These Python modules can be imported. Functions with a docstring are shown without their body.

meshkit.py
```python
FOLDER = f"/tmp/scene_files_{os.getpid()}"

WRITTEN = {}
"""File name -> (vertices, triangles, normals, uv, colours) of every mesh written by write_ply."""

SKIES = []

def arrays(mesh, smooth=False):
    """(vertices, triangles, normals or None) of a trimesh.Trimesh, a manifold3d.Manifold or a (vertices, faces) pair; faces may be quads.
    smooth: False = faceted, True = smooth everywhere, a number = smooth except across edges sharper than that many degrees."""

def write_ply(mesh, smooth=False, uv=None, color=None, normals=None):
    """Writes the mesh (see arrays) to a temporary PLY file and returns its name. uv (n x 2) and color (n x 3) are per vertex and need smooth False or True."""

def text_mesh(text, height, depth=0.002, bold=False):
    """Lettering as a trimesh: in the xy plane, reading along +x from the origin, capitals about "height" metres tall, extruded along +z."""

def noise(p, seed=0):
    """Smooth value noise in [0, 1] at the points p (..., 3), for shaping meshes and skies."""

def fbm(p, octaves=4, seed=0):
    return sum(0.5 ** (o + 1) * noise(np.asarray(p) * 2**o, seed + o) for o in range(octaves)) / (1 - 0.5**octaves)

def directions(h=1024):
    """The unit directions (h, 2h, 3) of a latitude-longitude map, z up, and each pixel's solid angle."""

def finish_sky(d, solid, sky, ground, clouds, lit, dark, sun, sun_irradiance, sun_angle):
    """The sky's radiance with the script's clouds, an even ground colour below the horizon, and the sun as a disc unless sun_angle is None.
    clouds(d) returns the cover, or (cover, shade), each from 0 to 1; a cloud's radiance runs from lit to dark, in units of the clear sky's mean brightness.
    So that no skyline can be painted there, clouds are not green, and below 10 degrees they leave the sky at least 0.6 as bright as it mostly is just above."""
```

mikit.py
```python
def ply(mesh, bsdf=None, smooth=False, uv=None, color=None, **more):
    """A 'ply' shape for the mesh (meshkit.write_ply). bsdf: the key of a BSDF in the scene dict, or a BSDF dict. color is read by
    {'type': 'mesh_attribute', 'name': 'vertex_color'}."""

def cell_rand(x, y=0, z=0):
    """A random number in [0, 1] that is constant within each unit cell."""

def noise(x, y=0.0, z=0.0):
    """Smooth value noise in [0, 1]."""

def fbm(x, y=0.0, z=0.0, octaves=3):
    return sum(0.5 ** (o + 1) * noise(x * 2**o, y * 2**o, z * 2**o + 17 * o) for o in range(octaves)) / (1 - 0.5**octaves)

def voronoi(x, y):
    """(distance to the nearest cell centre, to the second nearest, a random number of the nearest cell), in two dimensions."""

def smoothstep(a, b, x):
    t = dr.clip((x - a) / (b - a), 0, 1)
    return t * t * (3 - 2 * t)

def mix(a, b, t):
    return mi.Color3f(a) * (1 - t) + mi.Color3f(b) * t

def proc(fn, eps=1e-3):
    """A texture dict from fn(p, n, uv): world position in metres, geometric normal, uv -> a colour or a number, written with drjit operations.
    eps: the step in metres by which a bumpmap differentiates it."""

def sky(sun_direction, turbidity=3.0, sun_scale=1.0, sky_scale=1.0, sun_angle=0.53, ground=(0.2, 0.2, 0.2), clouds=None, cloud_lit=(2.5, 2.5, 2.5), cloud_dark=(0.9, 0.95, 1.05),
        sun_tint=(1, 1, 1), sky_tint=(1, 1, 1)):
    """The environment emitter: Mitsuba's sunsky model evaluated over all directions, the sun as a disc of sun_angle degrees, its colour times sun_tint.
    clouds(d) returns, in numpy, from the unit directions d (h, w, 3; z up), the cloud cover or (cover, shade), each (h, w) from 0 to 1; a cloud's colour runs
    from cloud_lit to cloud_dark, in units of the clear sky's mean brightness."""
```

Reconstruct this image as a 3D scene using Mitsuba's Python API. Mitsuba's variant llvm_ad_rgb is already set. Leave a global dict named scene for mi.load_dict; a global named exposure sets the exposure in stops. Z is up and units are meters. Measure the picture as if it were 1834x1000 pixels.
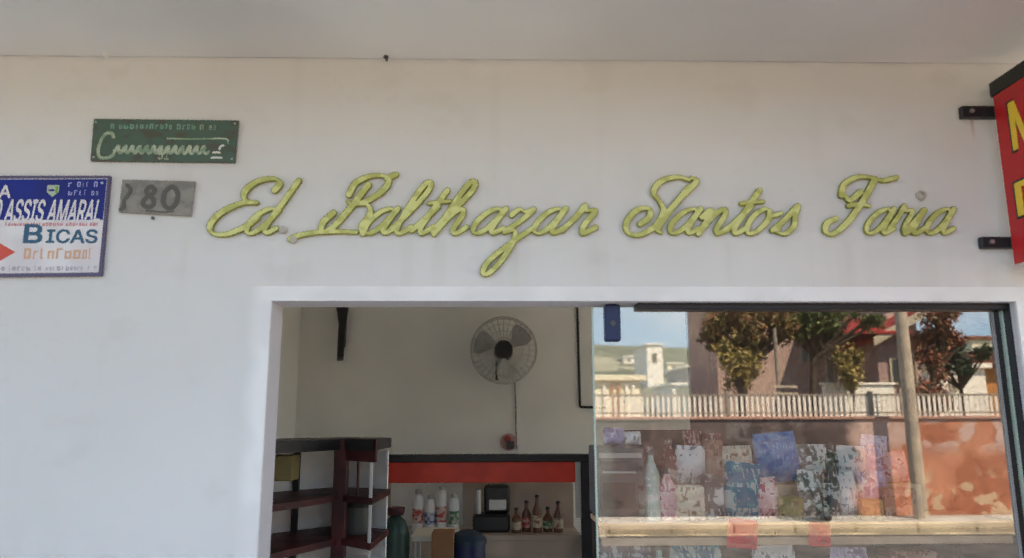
import math, random
import numpy as np, trimesh, mitsuba as mi, drjit as dr
import manifold3d as m3
from shapely.geometry import Polygon, Point, box as sbox
from shapely.ops import unary_union
from shapely import affinity
import mikit, meshkit
from mikit import proc, noise, fbm, voronoi, cell_rand, smoothstep, mix

T = mi.ScalarTransform4f
rng = np.random.default_rng(7)
random.seed(7)
scene, labels = {}, {}

# ------------------------------------------------------------------ camera, sky, exposure
EYE = np.array([0.0, -2.8, 1.65])
PITCH, YAW, ROLL = math.radians(10.61), math.radians(1.35), math.radians(-0.17)
PW, PH, PF = 1834.0, 1000.0, 1350.0
FWD = np.array([math.sin(YAW) * math.cos(PITCH), math.cos(YAW) * math.cos(PITCH), math.sin(PITCH)])
_r0 = np.array([math.cos(YAW), -math.sin(YAW), 0.0]); _u0 = np.cross(_r0, FWD)
RIGHT = _r0 * math.cos(ROLL) + _u0 * math.sin(ROLL); UP = np.cross(RIGHT, FWD)
scene['camera'] = {'type': 'thinlens', 'fov': 2 * math.degrees(math.atan(PW / 2 / PF)), 'fov_axis': 'x', 'near_clip': 0.02, 'far_clip': 3000.0,
                   'aperture_radius': 0.008, 'focus_distance': 4.2,
                   'to_world': T().look_at(origin=EYE.tolist(), target=(EYE + FWD).tolist(), up=UP.tolist())}
exposure = 3.46
SUN = (0.36, 0.50, 0.79)


def cloud(d):
    n = meshkit.fbm(d * np.array([2.6, 2.6, 6.0]), 5, 3)
    return np.clip((n - 0.46) * 3.2, 0, 0.8), np.clip((n - 0.6) * 2, 0, 1)


scene['sky'] = mikit.sky(SUN, turbidity=3.0, ground=(0.2, 0.2, 0.19), clouds=cloud, sky_tint=(1.08, 1.02, .89))

# ------------------------------------------------------------------ helpers


def at(px, py, y):
    """the point in depth plane y that the photograph shows at (px, py)"""
    d = FWD + RIGHT * (px - PW / 2) / PF - UP * (py - PH / 2) / PF
    return EYE + d * ((y - EYE[1]) / d[1])


GLASS_Y = 0.075


def street(px, py, y):
    """the point across the street (depth plane y < 0) that the photograph shows mirrored in the shop glass"""
    p = at(px, py, 2 * GLASS_Y - y)
    return np.array([p[0], y, p[2]])


def numbered(k):
    if k not in scene and k not in labels and not any(q.startswith(k + '__') for q in scene):
        return k
    i = 1
    while True:
        q = f'{k}_{i:03d}'
        if q not in scene and q not in labels and not any(z.startswith(q + '__') for z in scene):
            return q
        i += 1


def thing(name, label, cat, group=None):
    k = numbered(name)
    labels[k] = {'label': label, 'category': cat}
    if group: labels[k]['group'] = group
    return k


def part(parent, name, mesh, mat, smooth=False, label=None, **more):
    k = numbered(f'{parent}__{name}')
    scene[k] = mikit.ply(mesh, mat, smooth=smooth, **more)
    if label: labels[k] = {'label': label}
    return k


def solo(name, mesh, mat, label, cat, smooth=False, group=None, **more):
    k = thing(name, label, cat, group)
    scene[k] = mikit.ply(mesh, mat, smooth=smooth, **more)
    return k


def struct(name, mesh, mat, smooth=False, label=None):
    k = numbered(name)
    scene[k] = mikit.ply(mesh, mat, smooth=smooth)
    labels[k] = {'kind': 'structure'}
    if label: labels[k]['label'] = label
    return k


def cat(*ms):
    return trimesh.util.concatenate([m for m in ms if m is not None])


def bx(x0, x1, y0, y1, z0, z1, b=0.0):
    """a box, its edges chamfered by b"""
    if b <= 0:
        m = trimesh.creation.box((x1 - x0, y1 - y0, z1 - z0))
        m.apply_translation(((x0 + x1) / 2, (y0 + y1) / 2, (z0 + z1) / 2))
        return m
    v = []
    for sx in (0, 1):
        for sy in (0, 1):
            for sz in (0, 1):
                c = np.array([(x0, x1)[sx], (y0, y1)[sy], (z0, z1)[sz]])
                s = np.array([1 - 2 * sx, 1 - 2 * sy, 1 - 2 * sz]) * b
                for k in range(3):
                    q = c + s; q[k] = c[k]; v.append(q)
    return trimesh.convex.convex_hull(np.array(v))


def cyl(p0, p1, r, n=16, r1=None):
    p0, p1 = np.array(p0, float), np.array(p1, float)
    r1 = r if r1 is None else r1
    z = (p1 - p0) / np.linalg.norm(p1 - p0)
    x = np.cross(z, [0, 0, 1.0] if abs(z[2]) < .9 else [1.0, 0, 0]); x /= np.linalg.norm(x); y = np.cross(z, x)
    a = np.arange(n) * 2 * np.pi / n
    ring = np.cos(a)[:, None] * x + np.sin(a)[:, None] * y
    v = np.vstack([p0 + ring * r, p1 + ring * r1, p0[None], p1[None]])
    i = np.arange(n); j = (i + 1) % n
    f = np.vstack([np.stack([i, j, j + n], 1), np.stack([i, j + n, i + n], 1), np.stack([j, i, i * 0 + 2 * n], 1), np.stack([i + n, j + n, i * 0 + 2 * n + 1], 1)])
    return trimesh.Trimesh(v, f, process=False)


def tube(pts, r, n=8):
    return cat(*[cyl(a, b, r, n) for a, b in zip(pts[:-1], pts[1:])])


def lathe(prof, c, n=24):
    m = trimesh.creation.revolve(np.array(prof, float), sections=n)
    m.apply_translation(c)
    return m


def extr(poly, depth):
    ps = [poly] if poly.geom_type == 'Polygon' else list(poly.geoms)
    return cat(*[trimesh.creation.extrude_polygon(p, depth, engine='earcut') for p in ps if p.area > 1e-9])


def wallmap(m, y, x=0.0, z=0.0):
    """flat artwork in its own xy plane (depth +z) stood up against a wall facing -y: its front at depth y minus thickness"""
    v = m.vertices.copy()
    m = m.copy(); m.vertices = np.stack([v[:, 0] + x, y - v[:, 2], v[:, 1] + z], 1)
    return m            # rotation about x by 90 degrees: keeps handedness


def torus(c, R, r, axis='y', n=36, k=6):
    a = np.arange(n) * 2 * np.pi / n; b = np.arange(k) * 2 * np.pi / k
    A, B = np.meshgrid(a, b, indexing='ij')
    x, z, y = (R + r * np.cos(B)) * np.cos(A), (R + r * np.cos(B)) * np.sin(A), r * np.sin(B)
    v = np.stack([x, y, z], -1).reshape(-1, 3)
    i, j = np.meshgrid(np.arange(n), np.arange(k), indexing='ij'); i2, j2 = (i + 1) % n, (j + 1) % k
    f = np.stack([i * k + j, i * k + j2, i2 * k + j2, i2 * k + j], -1).reshape(-1, 4)
    f = np.vstack([f[:, [0, 1, 2]], f[:, [0, 2, 3]]])
    if axis == 'x': v = v[:, [1, 0, 2]]; f = f[:, ::-1]
    m = trimesh.Trimesh(v + np.array(c), f, process=False)
    if m.volume < 0: m.invert()
    return m


def mat(name, color, rough=0.6, metal=0.0, bump=None, bscale=0.001, **more):
    c = color if isinstance(color, dict) else {'type': 'rgb', 'value': list(color)}
    b = {'type': 'principled', 'base_color': c, 'roughness': rough, 'metallic': metal, 'specular': 0.4, **more}
    if bump is not None:
        b = {'type': 'bumpmap', 'arbitrary': bump, 'scale': bscale, 'bsdf': b}
    scene[name] = {'type': 'twosided', 'bsdf': b}
    return name


def mottled(a, b, s, lo=.35, hi=.65, oct=3):
    def f(p, n, uv):
        return mix(a, b, smoothstep(lo, hi, fbm(p.x * s, p.y * s, p.z * s, oct)))
    return proc(f)


# ------------------------------------------------------------------ materials
def wall_col(p, n, uv):
    t = fbm(p.x * 1.1 + 3, p.y, p.z * 1.1, 4)
    c = mix((0.665, 0.658, 0.64), (0.71, 0.705, 0.69), smoothstep(.3, .7, t))
    streak = smoothstep(.62, .85, fbm(p.x * 9, 2.0, p.z * .9, 3)) * .10            # faint run-off marks
    scuff = smoothstep(.66, .8, fbm(p.x * 5.0, 7.0, p.z * 5.0, 4)) * .12
    c = mix(c, (0.47, 0.42, 0.36), streak + scuff)
    drip = smoothstep(.55, .8, fbm(p.x * 14, 4.0, p.z * .7, 3)) * smoothstep(2.04, 2.3, p.z) * smoothstep(2.36, 2.3, p.z) * .14
    speck = smoothstep(.78, .86, noise(p.x * 38, 3.0, p.z * 38)) * smoothstep(.5, .7, fbm(p.x * 2, 11.0, p.z * 2, 2)) * .05
    c = mix(c, (0.40, 0.36, 0.27), drip + speck)
    rust = dr.exp(-dr.square((p.x - 1.905) / .007)) * smoothstep(2.72, 2.83, p.z) * smoothstep(2.86, 2.84, p.z)
    c = mix(c, (0.42, 0.22, 0.17), rust * .6)
    return mix(c, (.56, .55, .58), smoothstep(.5, .9, 1 - dr.abs(n.y)) * smoothstep(.0, .01, p.y) * smoothstep(2.2, 2.1, p.z))   # greyer tone on the reveals of the opening, picked by surface normal


scene['plaster_grain'] = None; del scene['plaster_grain']
grain = proc(lambda p, n, uv: fbm(p.x * 26, p.y * 26, p.z * 26, 4) + .6 * fbm(p.x * 5, p.y * 5, p.z * 5, 2), eps=0.004)
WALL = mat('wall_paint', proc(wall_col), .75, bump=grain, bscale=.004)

SOFFIT = mat('soffit_paint', mottled((.76, .75, .72), (.63, .62, .595), 1.1), .8, bump=grain, bscale=.004)
ROOMWALL = mat('room_paint', mottled((.80, .81, .79), (.73, .74, .72), 1.6), .7)
ROOMCEIL = mat('room_ceiling_paint', (.8, .8, .78), .8)
FLOORT = mat('room_floor_tile', proc(lambda p, n, uv: mix((.62, .60, .56), (.38, .36, .34), dr.maximum(smoothstep(.97, .985, dr.abs(2 * (p.x / .4 - dr.floor(p.x / .4)) - 1)), smoothstep(.97, .985, dr.abs(2 * (p.y / .4 - dr.floor(p.y / .4)) - 1))))), .25)
BLACK = mat('black_metal', (.018, .018, .022), .4)
BLACKP = mat('black_plastic', (.02, .02, .022), .35)
DKGREY = mat('dark_grey_plastic', (.07, .07, .075), .4)
GREYP = mat('grey_blade_plastic', (.42, .42, .41), .35)
WIRE = mat('cage_wire', (.42, .42, .40), .4, .1)
STEEL = mat('dull_steel', (.45, .45, .44), .4, .8)
WHITEP = mat('white_plastic', (.72, .72, .70), .4)
MAROON = mat('maroon_wood', mottled((.075, .013, .015), (.04, .009, .011), 7), .45)
REDP = mat('red_fascia', mottled((.62, .05, .025), (.50, .035, .022), 4), .4)
NAVYP = mat('navy_plastic', (.012, .018, .07), .4)
GREENP = mat('dark_green_paint', (.02, .05, .04), .4)
OLIVE = mat('olive_card', (.20, .17, .07), .7)
BROWNB = mat('brown_glass', (.16, .075, .045), .15)
BEIGE = mat('beige_laminate', mottled((.44, .36, .30), (.34, .27, .22), 3), .5)
CARTON = mat('carton', (.24, .12, .055), .8)
SIGNRED = mat('sign_red', mottled((.48, .018, .022), (.42, .016, .02), 6), .35)
SIGNYEL = mat('sign_yellow', (.78, .56, .05), .4)
SIGNBLK = mat('sign_black', (.012, .016, .013), .4)
PALEEDGE = mat('sign_pale_edge', (.62, .5, .47), .5)
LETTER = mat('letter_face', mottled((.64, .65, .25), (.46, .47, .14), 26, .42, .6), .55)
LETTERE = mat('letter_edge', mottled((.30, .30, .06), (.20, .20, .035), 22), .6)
LETTERB = mat('letter_bare', (.45, .42, .36), .6)
PLGREEN = mat('plaque_green', proc(lambda p, n, uv: mix(mix((.07, .115, .08), (.03, .19, .12), smoothstep(-1.30, -1.12, p.x) * smoothstep(2.80, 2.86, p.z)), (.085, .075, .05), .8 * smoothstep(.48, .68, fbm(p.x * 24, 3., p.z * 34, 4)))), .45)
PLTEXT = mat('plaque_paint', mottled((.42, .47, .36), (.20, .30, .2), 40), .6)
PLTEXTW = mat('plaque_paint_white', (.62, .64, .58), .6)
PLTEXTG = mat('plaque_paint_green', (.22, .40, .30), .6)
NPLATE = mat('number_plate_metal', mottled((.27, .255, .225), (.20, .19, .17), 30), .55)
NDARK = mat('number_relief', (.105, .10, .088), .6)
BLUE = mat('sign_blue', mottled((.006, .018, .24), (.008, .016, .18), 9), .6)
SGWHITE = mat('sign_white', mottled((.74, .72, .73), (.66, .62, .64), 8), .45)
SGEDGE = mat('sign_edge', (.10, .085, .16), .5)
SGTEAL = mat('sign_teal_ink', (.03, .10, .18), .5)
SGORANGE = mat('sign_orange_ink', (.62, .38, .24), .5)
SGPINK = mat('sign_pink_ink', (.55, .12, .15), .5)
SGRED = mat('sign_red_ink', (.60, .08, .05), .5)
SGLILAC = mat('sign_lilac_ink', (.38, .38, .66), .5)
SGGREY = mat('sign_grey_ink', (.33, .28, .34), .5)
SGCREST = mat('sign_crest', (.42, .5, .4), .5)
SGYEL = mat('sign_crest_green', (.18, .35, .06), .5)
CLAMPB = mat('clamp_blue', (.012, .022, .085), .35)
GEDGE = mat('glass_edge', (.42, .52, .46), .3)
ASPH = mat('asphalt', mottled((.055, .054, .055), (.085, .082, .08), 3), .9)
PAVE = mat('pavement_concrete', mottled((.36, .35, .33), (.27, .26, .24), 1.5), .9)
KERB = mat('kerb_stone', mottled((.50, .42, .29), (.38, .31, .22), 2.5), .85)
EARTH = mat('earth', mottled((.23, .16, .10), (.13, .14, .06), .8), .95)
HILL = mat('hill_ground', proc(lambda p, n, uv: mix(mix((.085, .10, .07), (.20, .20, .15), smoothstep(.4, .62, fbm(p.x * .09, p.y * .09, p.z * .12, 4))), (.05, .065, .045), smoothstep(.5, .62, fbm(p.x * .5 + 9, p.y * .5, p.z * .5, 3)))), .95)
scene['tinted_glass'] = {'type': 'thindielectric', 'int_ior': 2.2, 'ext_ior': 1.0, 'specular_transmittance': {'type': 'rgb', 'value': [.84, .85, .84]}}
CLEAR = 'clear_glass'; scene[CLEAR] = {'type': 'thindielectric', 'int_ior': 1.5}
WINDOW = mat('dark_window', (.02, .025, .03), .08, specular=.6)
WHITEW = mat('white_render', mottled((.82, .79, .72), (.76, .73, .66), .8), .8)
MAUVE = mat('mauve_render', mottled((.46, .33, .28), (.36, .25, .24), .9), .85)
GREYR = mat('grey_render', mottled((.30, .30, .31), (.22, .22, .23), .7), .85)
OCHRE = mat('ochre_render', mottled((.42, .19, .06), (.33, .15, .05), .8), .85)
CREAM = mat('cream_render', mottled((.82, .78, .58), (.74, .70, .52), .6), .8)
TILE = mat('roof_tile', mottled((.26, .09, .05), (.15, .06, .04), 3), .8)
REDTIN = mat('red_roof_sheet', mottled((.30, .025, .02), (.17, .018, .02), 1.5), .5)
FASCIA = mat('pale_fascia', (.46, .40, .30), .7)
CONC = mat('pole_concrete', mottled((.48, .40, .30), (.38, .32, .25), 4), .9)
RAIL = mat('railing_paint', (.26, .22, .17), .5)
RAILP = mat('railing_pale', (.74, .70, .62), .5)
BARK = mat('bark', mottled((.09, .065, .045), (.05, .035, .025), 12), .9)
SILVER = mat('van_grey', (.22, .225, .25), .3, .35, clearcoat=.6)
RUBBER = mat('tyre_rubber', (.018, .018, .018), .8)
TAIL = mat('tail_lamp_red', (.45, .01, .01), .2)
POTRED = mat('pot_red', (.55, .02, .03), .5)
LEAF = 'leaf'
scene[LEAF] = {'type': 'twosided', 'bsdf': {'type': 'principled', 'base_color': {'type': 'mesh_attribute', 'name': 'vertex_color'}, 'roughness': .6, 'specular': .3}}


def retaining_col(p, n, uv):
    """grey render at the left, faded mauve paint in the middle, weathered terracotta at the right"""
    b = mix((.36, .13, .07), (.50, .22, .13), smoothstep(.35, .65, fbm(p.x * 1.3, p.z * 1.6, 2.0, 4)))
    b = mix(b, (.30, .10, .06), smoothstep(.55, .7, fbm(p.x * 5, p.z * 3, 5.0, 3)) * .6)
    b = mix(b, (.52, .40, .36), smoothstep(.46, .58, fbm(p.x * 2.6 + 4, p.z * 2.8, 8.0, 5)) * smoothstep(.95, 1.3, p.z) * .8)
    b = mix(b, (.56, .42, .28), smoothstep(.57, .63, fbm(p.x * 4.2, p.z * 4.2, 1.0, 3)) * smoothstep(.9, .5, p.z) * .8)
    left = mix((.10, .10, .095), (.16, .155, .145), smoothstep(.35, .65, fbm(p.x * 2, p.z * 2, 3.0, 4)))
    pal = mix((.075, .052, .05), (.115, .082, .078), smoothstep(.3, .7, fbm(p.x * 1.7, p.z * 2.2, 6.0, 5)))      # dark mauve stretch, paint peeling off
    pal = mix(pal, (.15, .135, .13), smoothstep(.52, .60, fbm(p.x * 2.6, p.z * 3.4, 16.0, 5)) * .8)
    pal = mix(pal, (.045, .032, .03), smoothstep(.56, .66, fbm(p.x * 4.1, p.z * 5.0, 26.0, 4)) * .7)
    edge = .35 * (fbm(p.x * 3, p.z * 3, 6.0, 3) - .5)
    c3 = mix(left, pal, smoothstep(1.95, 2.15, p.x + edge * .6))
    return mix(c3, b, smoothstep(6.2, 6.6, p.x + edge))


def trim_col(p, n, uv):
    # white paint brushed over the band, feathered by hand into the beige at its outer edge
    t = mix((.82, .815, .81), (.75, .745, .74), smoothstep(.35, .65, fbm(p.x * 5, p.y * 5, p.z * 5, 3)))
    dx = dr.maximum(X0 - p.x, p.x - X1) / bw; dz = (p.z - ZT) / bt
    e = dr.maximum(dx, dz) + .5 * (fbm(p.x * 7, 1.0, p.z * 7, 4) - .5)
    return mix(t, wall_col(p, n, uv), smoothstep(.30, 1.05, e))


ZT = float(at(1100, 540, 0)[2])           # head of the shop opening
ZC = float(at(900, 109, 0)[2])            # soffit of the canopy
X0, X1 = float(at(487, 545, 0)[0]), float(at(1818, 548, 0)[0])
bw, bt = 0.095, 0.056
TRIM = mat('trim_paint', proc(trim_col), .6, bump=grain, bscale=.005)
RETAIN = mat('retaining_paint', proc(retaining_col), .85, bump=proc(lambda p, n, uv: fbm(p.x * 8, p.z * 8, p.y * 8, 4), eps=.01), bscale=.02)

# ------------------------------------------------------------------ ground, road, pavements
ROADZ = -0.13
struct('ground', bx(-600, 600, -900, 300, -1.2, -0.16), EARTH)
struct('road', bx(-60, 60, -9.55, -3.9, -0.156, ROADZ), ASPH)
pv = struct('pavement', bx(-60, 60, -3.88, 0.0, -.15, 0.0, .012), PAVE)
kb = struct('kerb', bx(-60, 60, -4.02, -3.884, -.15, 0.006, .02), KERB)
struct('pavement', bx(-60, 60, -10.55, -9.72, -.15, 0.0, .012), PAVE)
x = -14.0
kf = numbered('kerb'); labels[kf] = {'kind': 'structure'}
while x < 22:                                                   # the kerb across the street: one stone after another
    l = 0.95 + .1 * rng.random()
    part(kf, 'stone', bx(x, x + l - .012, -9.71 + .01 * rng.random(), -9.56, -.15, .004 + .01 * rng.random(), .02), KERB)
    x += l
# pale line painted along the far gutter
struct('gutter_line', bx(-30, 40, -9.45, -9.27, ROADZ, ROADZ + .004), mat('line_paint', mottled((.55, .46, .30), (.26, .22, .16), 2.2, .3, .6), .8))

# ------------------------------------------------------------------ the shop building
SB = thing('shop_building', 'beige plastered shop building with canopy and white-banded wide doorway', 'building')
wall_poly = sbox(-7, -.15, 4.9, 4.3).difference(sbox(X0, -.2, X1, ZT))
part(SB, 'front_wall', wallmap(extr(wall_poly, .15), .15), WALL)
part(SB, 'canopy', bx(-7, 4.9, -1.35, -.002, ZC, ZC + .16, .01), SOFFIT)
# raised white band round the opening with soft, hand-trowelled edges




def surround():
    inner = sbox(X0, -.2, X1, ZT); ms = []
    for k, (g, d) in enumerate([(0, .0035), (.008, .003), (.016, .0025)]):
        o = sbox(X0 - bw + g, -.1, X1 + bw - g, ZT + bt - g)
        ms.append(wallmap(extr(o.difference(inner), d), -(.0002, .0035, .0063)[k]))
    return cat(*ms)


part(SB, 'door_surround', surround(), TRIM)
RY, RX0, RX1, RZ = 4.0, -1.75, 4.7, 2.78
part(SB, 'back_wall', bx(RX0, RX1 - .003, RY, RY + .12, -.1, RZ), ROOMWALL)
part(SB, 'side_wall', bx(RX0 - .12, RX0 - .001, .152, RY + .12, -.1, RZ), ROOMWALL)
swp = sbox(.152, -.15, 9, 4.3).difference(sbox(.4, .25, 1.95, 2.6)).difference(sbox(2.1, .25, 3.65, 2.6))  # holes for the added side windows
swm = extr(swp, .2); _v = swm.vertices.copy(); swm.vertices = np.stack([RX1 + .2 - _v[:, 2], _v[:, 0], _v[:, 1]], 1)
if swm.volume < 0: swm.invert()
part(SB, 'side_wall', swm, ROOMWALL)
for ya_, yb_ in ((.4, 1.95), (2.1, 3.65)):          # two unseen side windows, added to brighten the room
    wf = part(SB, 'window', cat(bx(RX1 + .05, RX1 + .12, ya_ + .001, ya_ + .05, .251, 2.599), bx(RX1 + .05, RX1 + .12, yb_ - .05, yb_ - .001, .251, 2.599), bx(RX1 + .05, RX1 + .12, ya_ + .051, yb_ - .051, .251, .3), bx(RX1 + .05, RX1 + .12, ya_ + .051, yb_ - .051, 2.55, 2.599)), STEEL)
    part(wf, 'pane', trimesh.Trimesh([[RX1 + .08, ya_ + .05, .3], [RX1 + .08, yb_ - .05, .3], [RX1 + .08, yb_ - .05, 2.55], [RX1 + .08, ya_ + .05, 2.55]], [[0, 1, 2], [0, 2, 3]], process=False), CLEAR)
part(SB, 'room_ceiling', bx(RX0 - .12, RX1 - .002, .152, RY + .12, RZ + .001, RZ + .12), ROOMCEIL)
part(SB, 'room_floor', bx(RX0 - .12, RX1 - .002, 0.002, RY + .12, -.15, .004), FLOORT)
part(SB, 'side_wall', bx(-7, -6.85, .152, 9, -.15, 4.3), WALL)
part(SB, 'roof', bx(-7.1, 5.0, -.1, 9.1, 4.302, 4.42), SOFFIT)
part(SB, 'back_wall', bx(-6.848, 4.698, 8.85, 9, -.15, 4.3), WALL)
for i, (px, py) in enumerate([(692, 106), (192, 94)]):
    c = at(px, py, -.02)
    m = cat(cyl((c[0], -.03, ZC + .01), (c[0], -.03, ZC - .008), .010, 10), cyl((c[0], -.03, ZC - .007), (c[0] + .004, -.032, ZC - .020), .005, 8))
    solo('ceiling_hook', m, DKGREY if i == 0 else SOFFIT, ['small dark screw hook where wall meets canopy, above the script lettering', 'tiny pale screw hook under the canopy above the green plaque'][i], 'hook')

# ------------------------------------------------------------------ glass leaf of the shopfront
GP = thing('glass_shopfront', 'tinted glass panel with black frame filling right part of doorway, mirroring the street', 'shop window')
gx0, gx1 = at(1064, 700, GLASS_Y)[0], at(1797, 556, GLASS_Y)[0]
gz1 = ZT - .006
g = trimesh.Trimesh([[gx0, GLASS_Y, .02], [gx1, GLASS_Y, .02], [gx1, GLASS_Y, gz1], [gx0, GLASS_Y, gz1]], [[0, 1, 2], [0, 2, 3]], process=False)
scene[numbered(GP + '__pane')] = mikit.ply(g, 'tinted_glass')
fx0 = at(1140, 548, .05)[0]
part(GP, 'top_frame', bx(fx0, gx1, .035, .115, at(1500, 554, .035)[2], ZT - .001, .003), BLACK)
part(GP, 'side_frame', bx(gx1 + .001, X1 - .002, .03, .12, .0, ZT - .001, .004), BLACK)
part(GP, 'edge_strip', bx(gx0 - .004, gx0 + .003, GLASS_Y - .005, GLASS_Y + .005, .02, gz1), GEDGE)
part(GP, 'edge_strip', bx(gx1 - .012, gx1 + .0005, GLASS_Y - .012, GLASS_Y + .012, .02, at(1500, 554, .035)[2] - .001), GEDGE)
c0, c1 = at(1083, 548, .05), at(1113, 611, .05)
ck = part(GP, 'clamp', bx(c0[0], c1[0], .052, .098, c1[2], ZT - .003, .006), CLAMPB, label='navy blue clamp at upper left corner of glass')
part(ck, 'bolt', cyl(((c0[0] + c1[0]) / 2, .056, (c1[2] + c0[2]) / 2), ((c0[0] + c1[0]) / 2, .047, (c1[2] + c0[2]) / 2), .011, 14), DKGREY)

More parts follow.
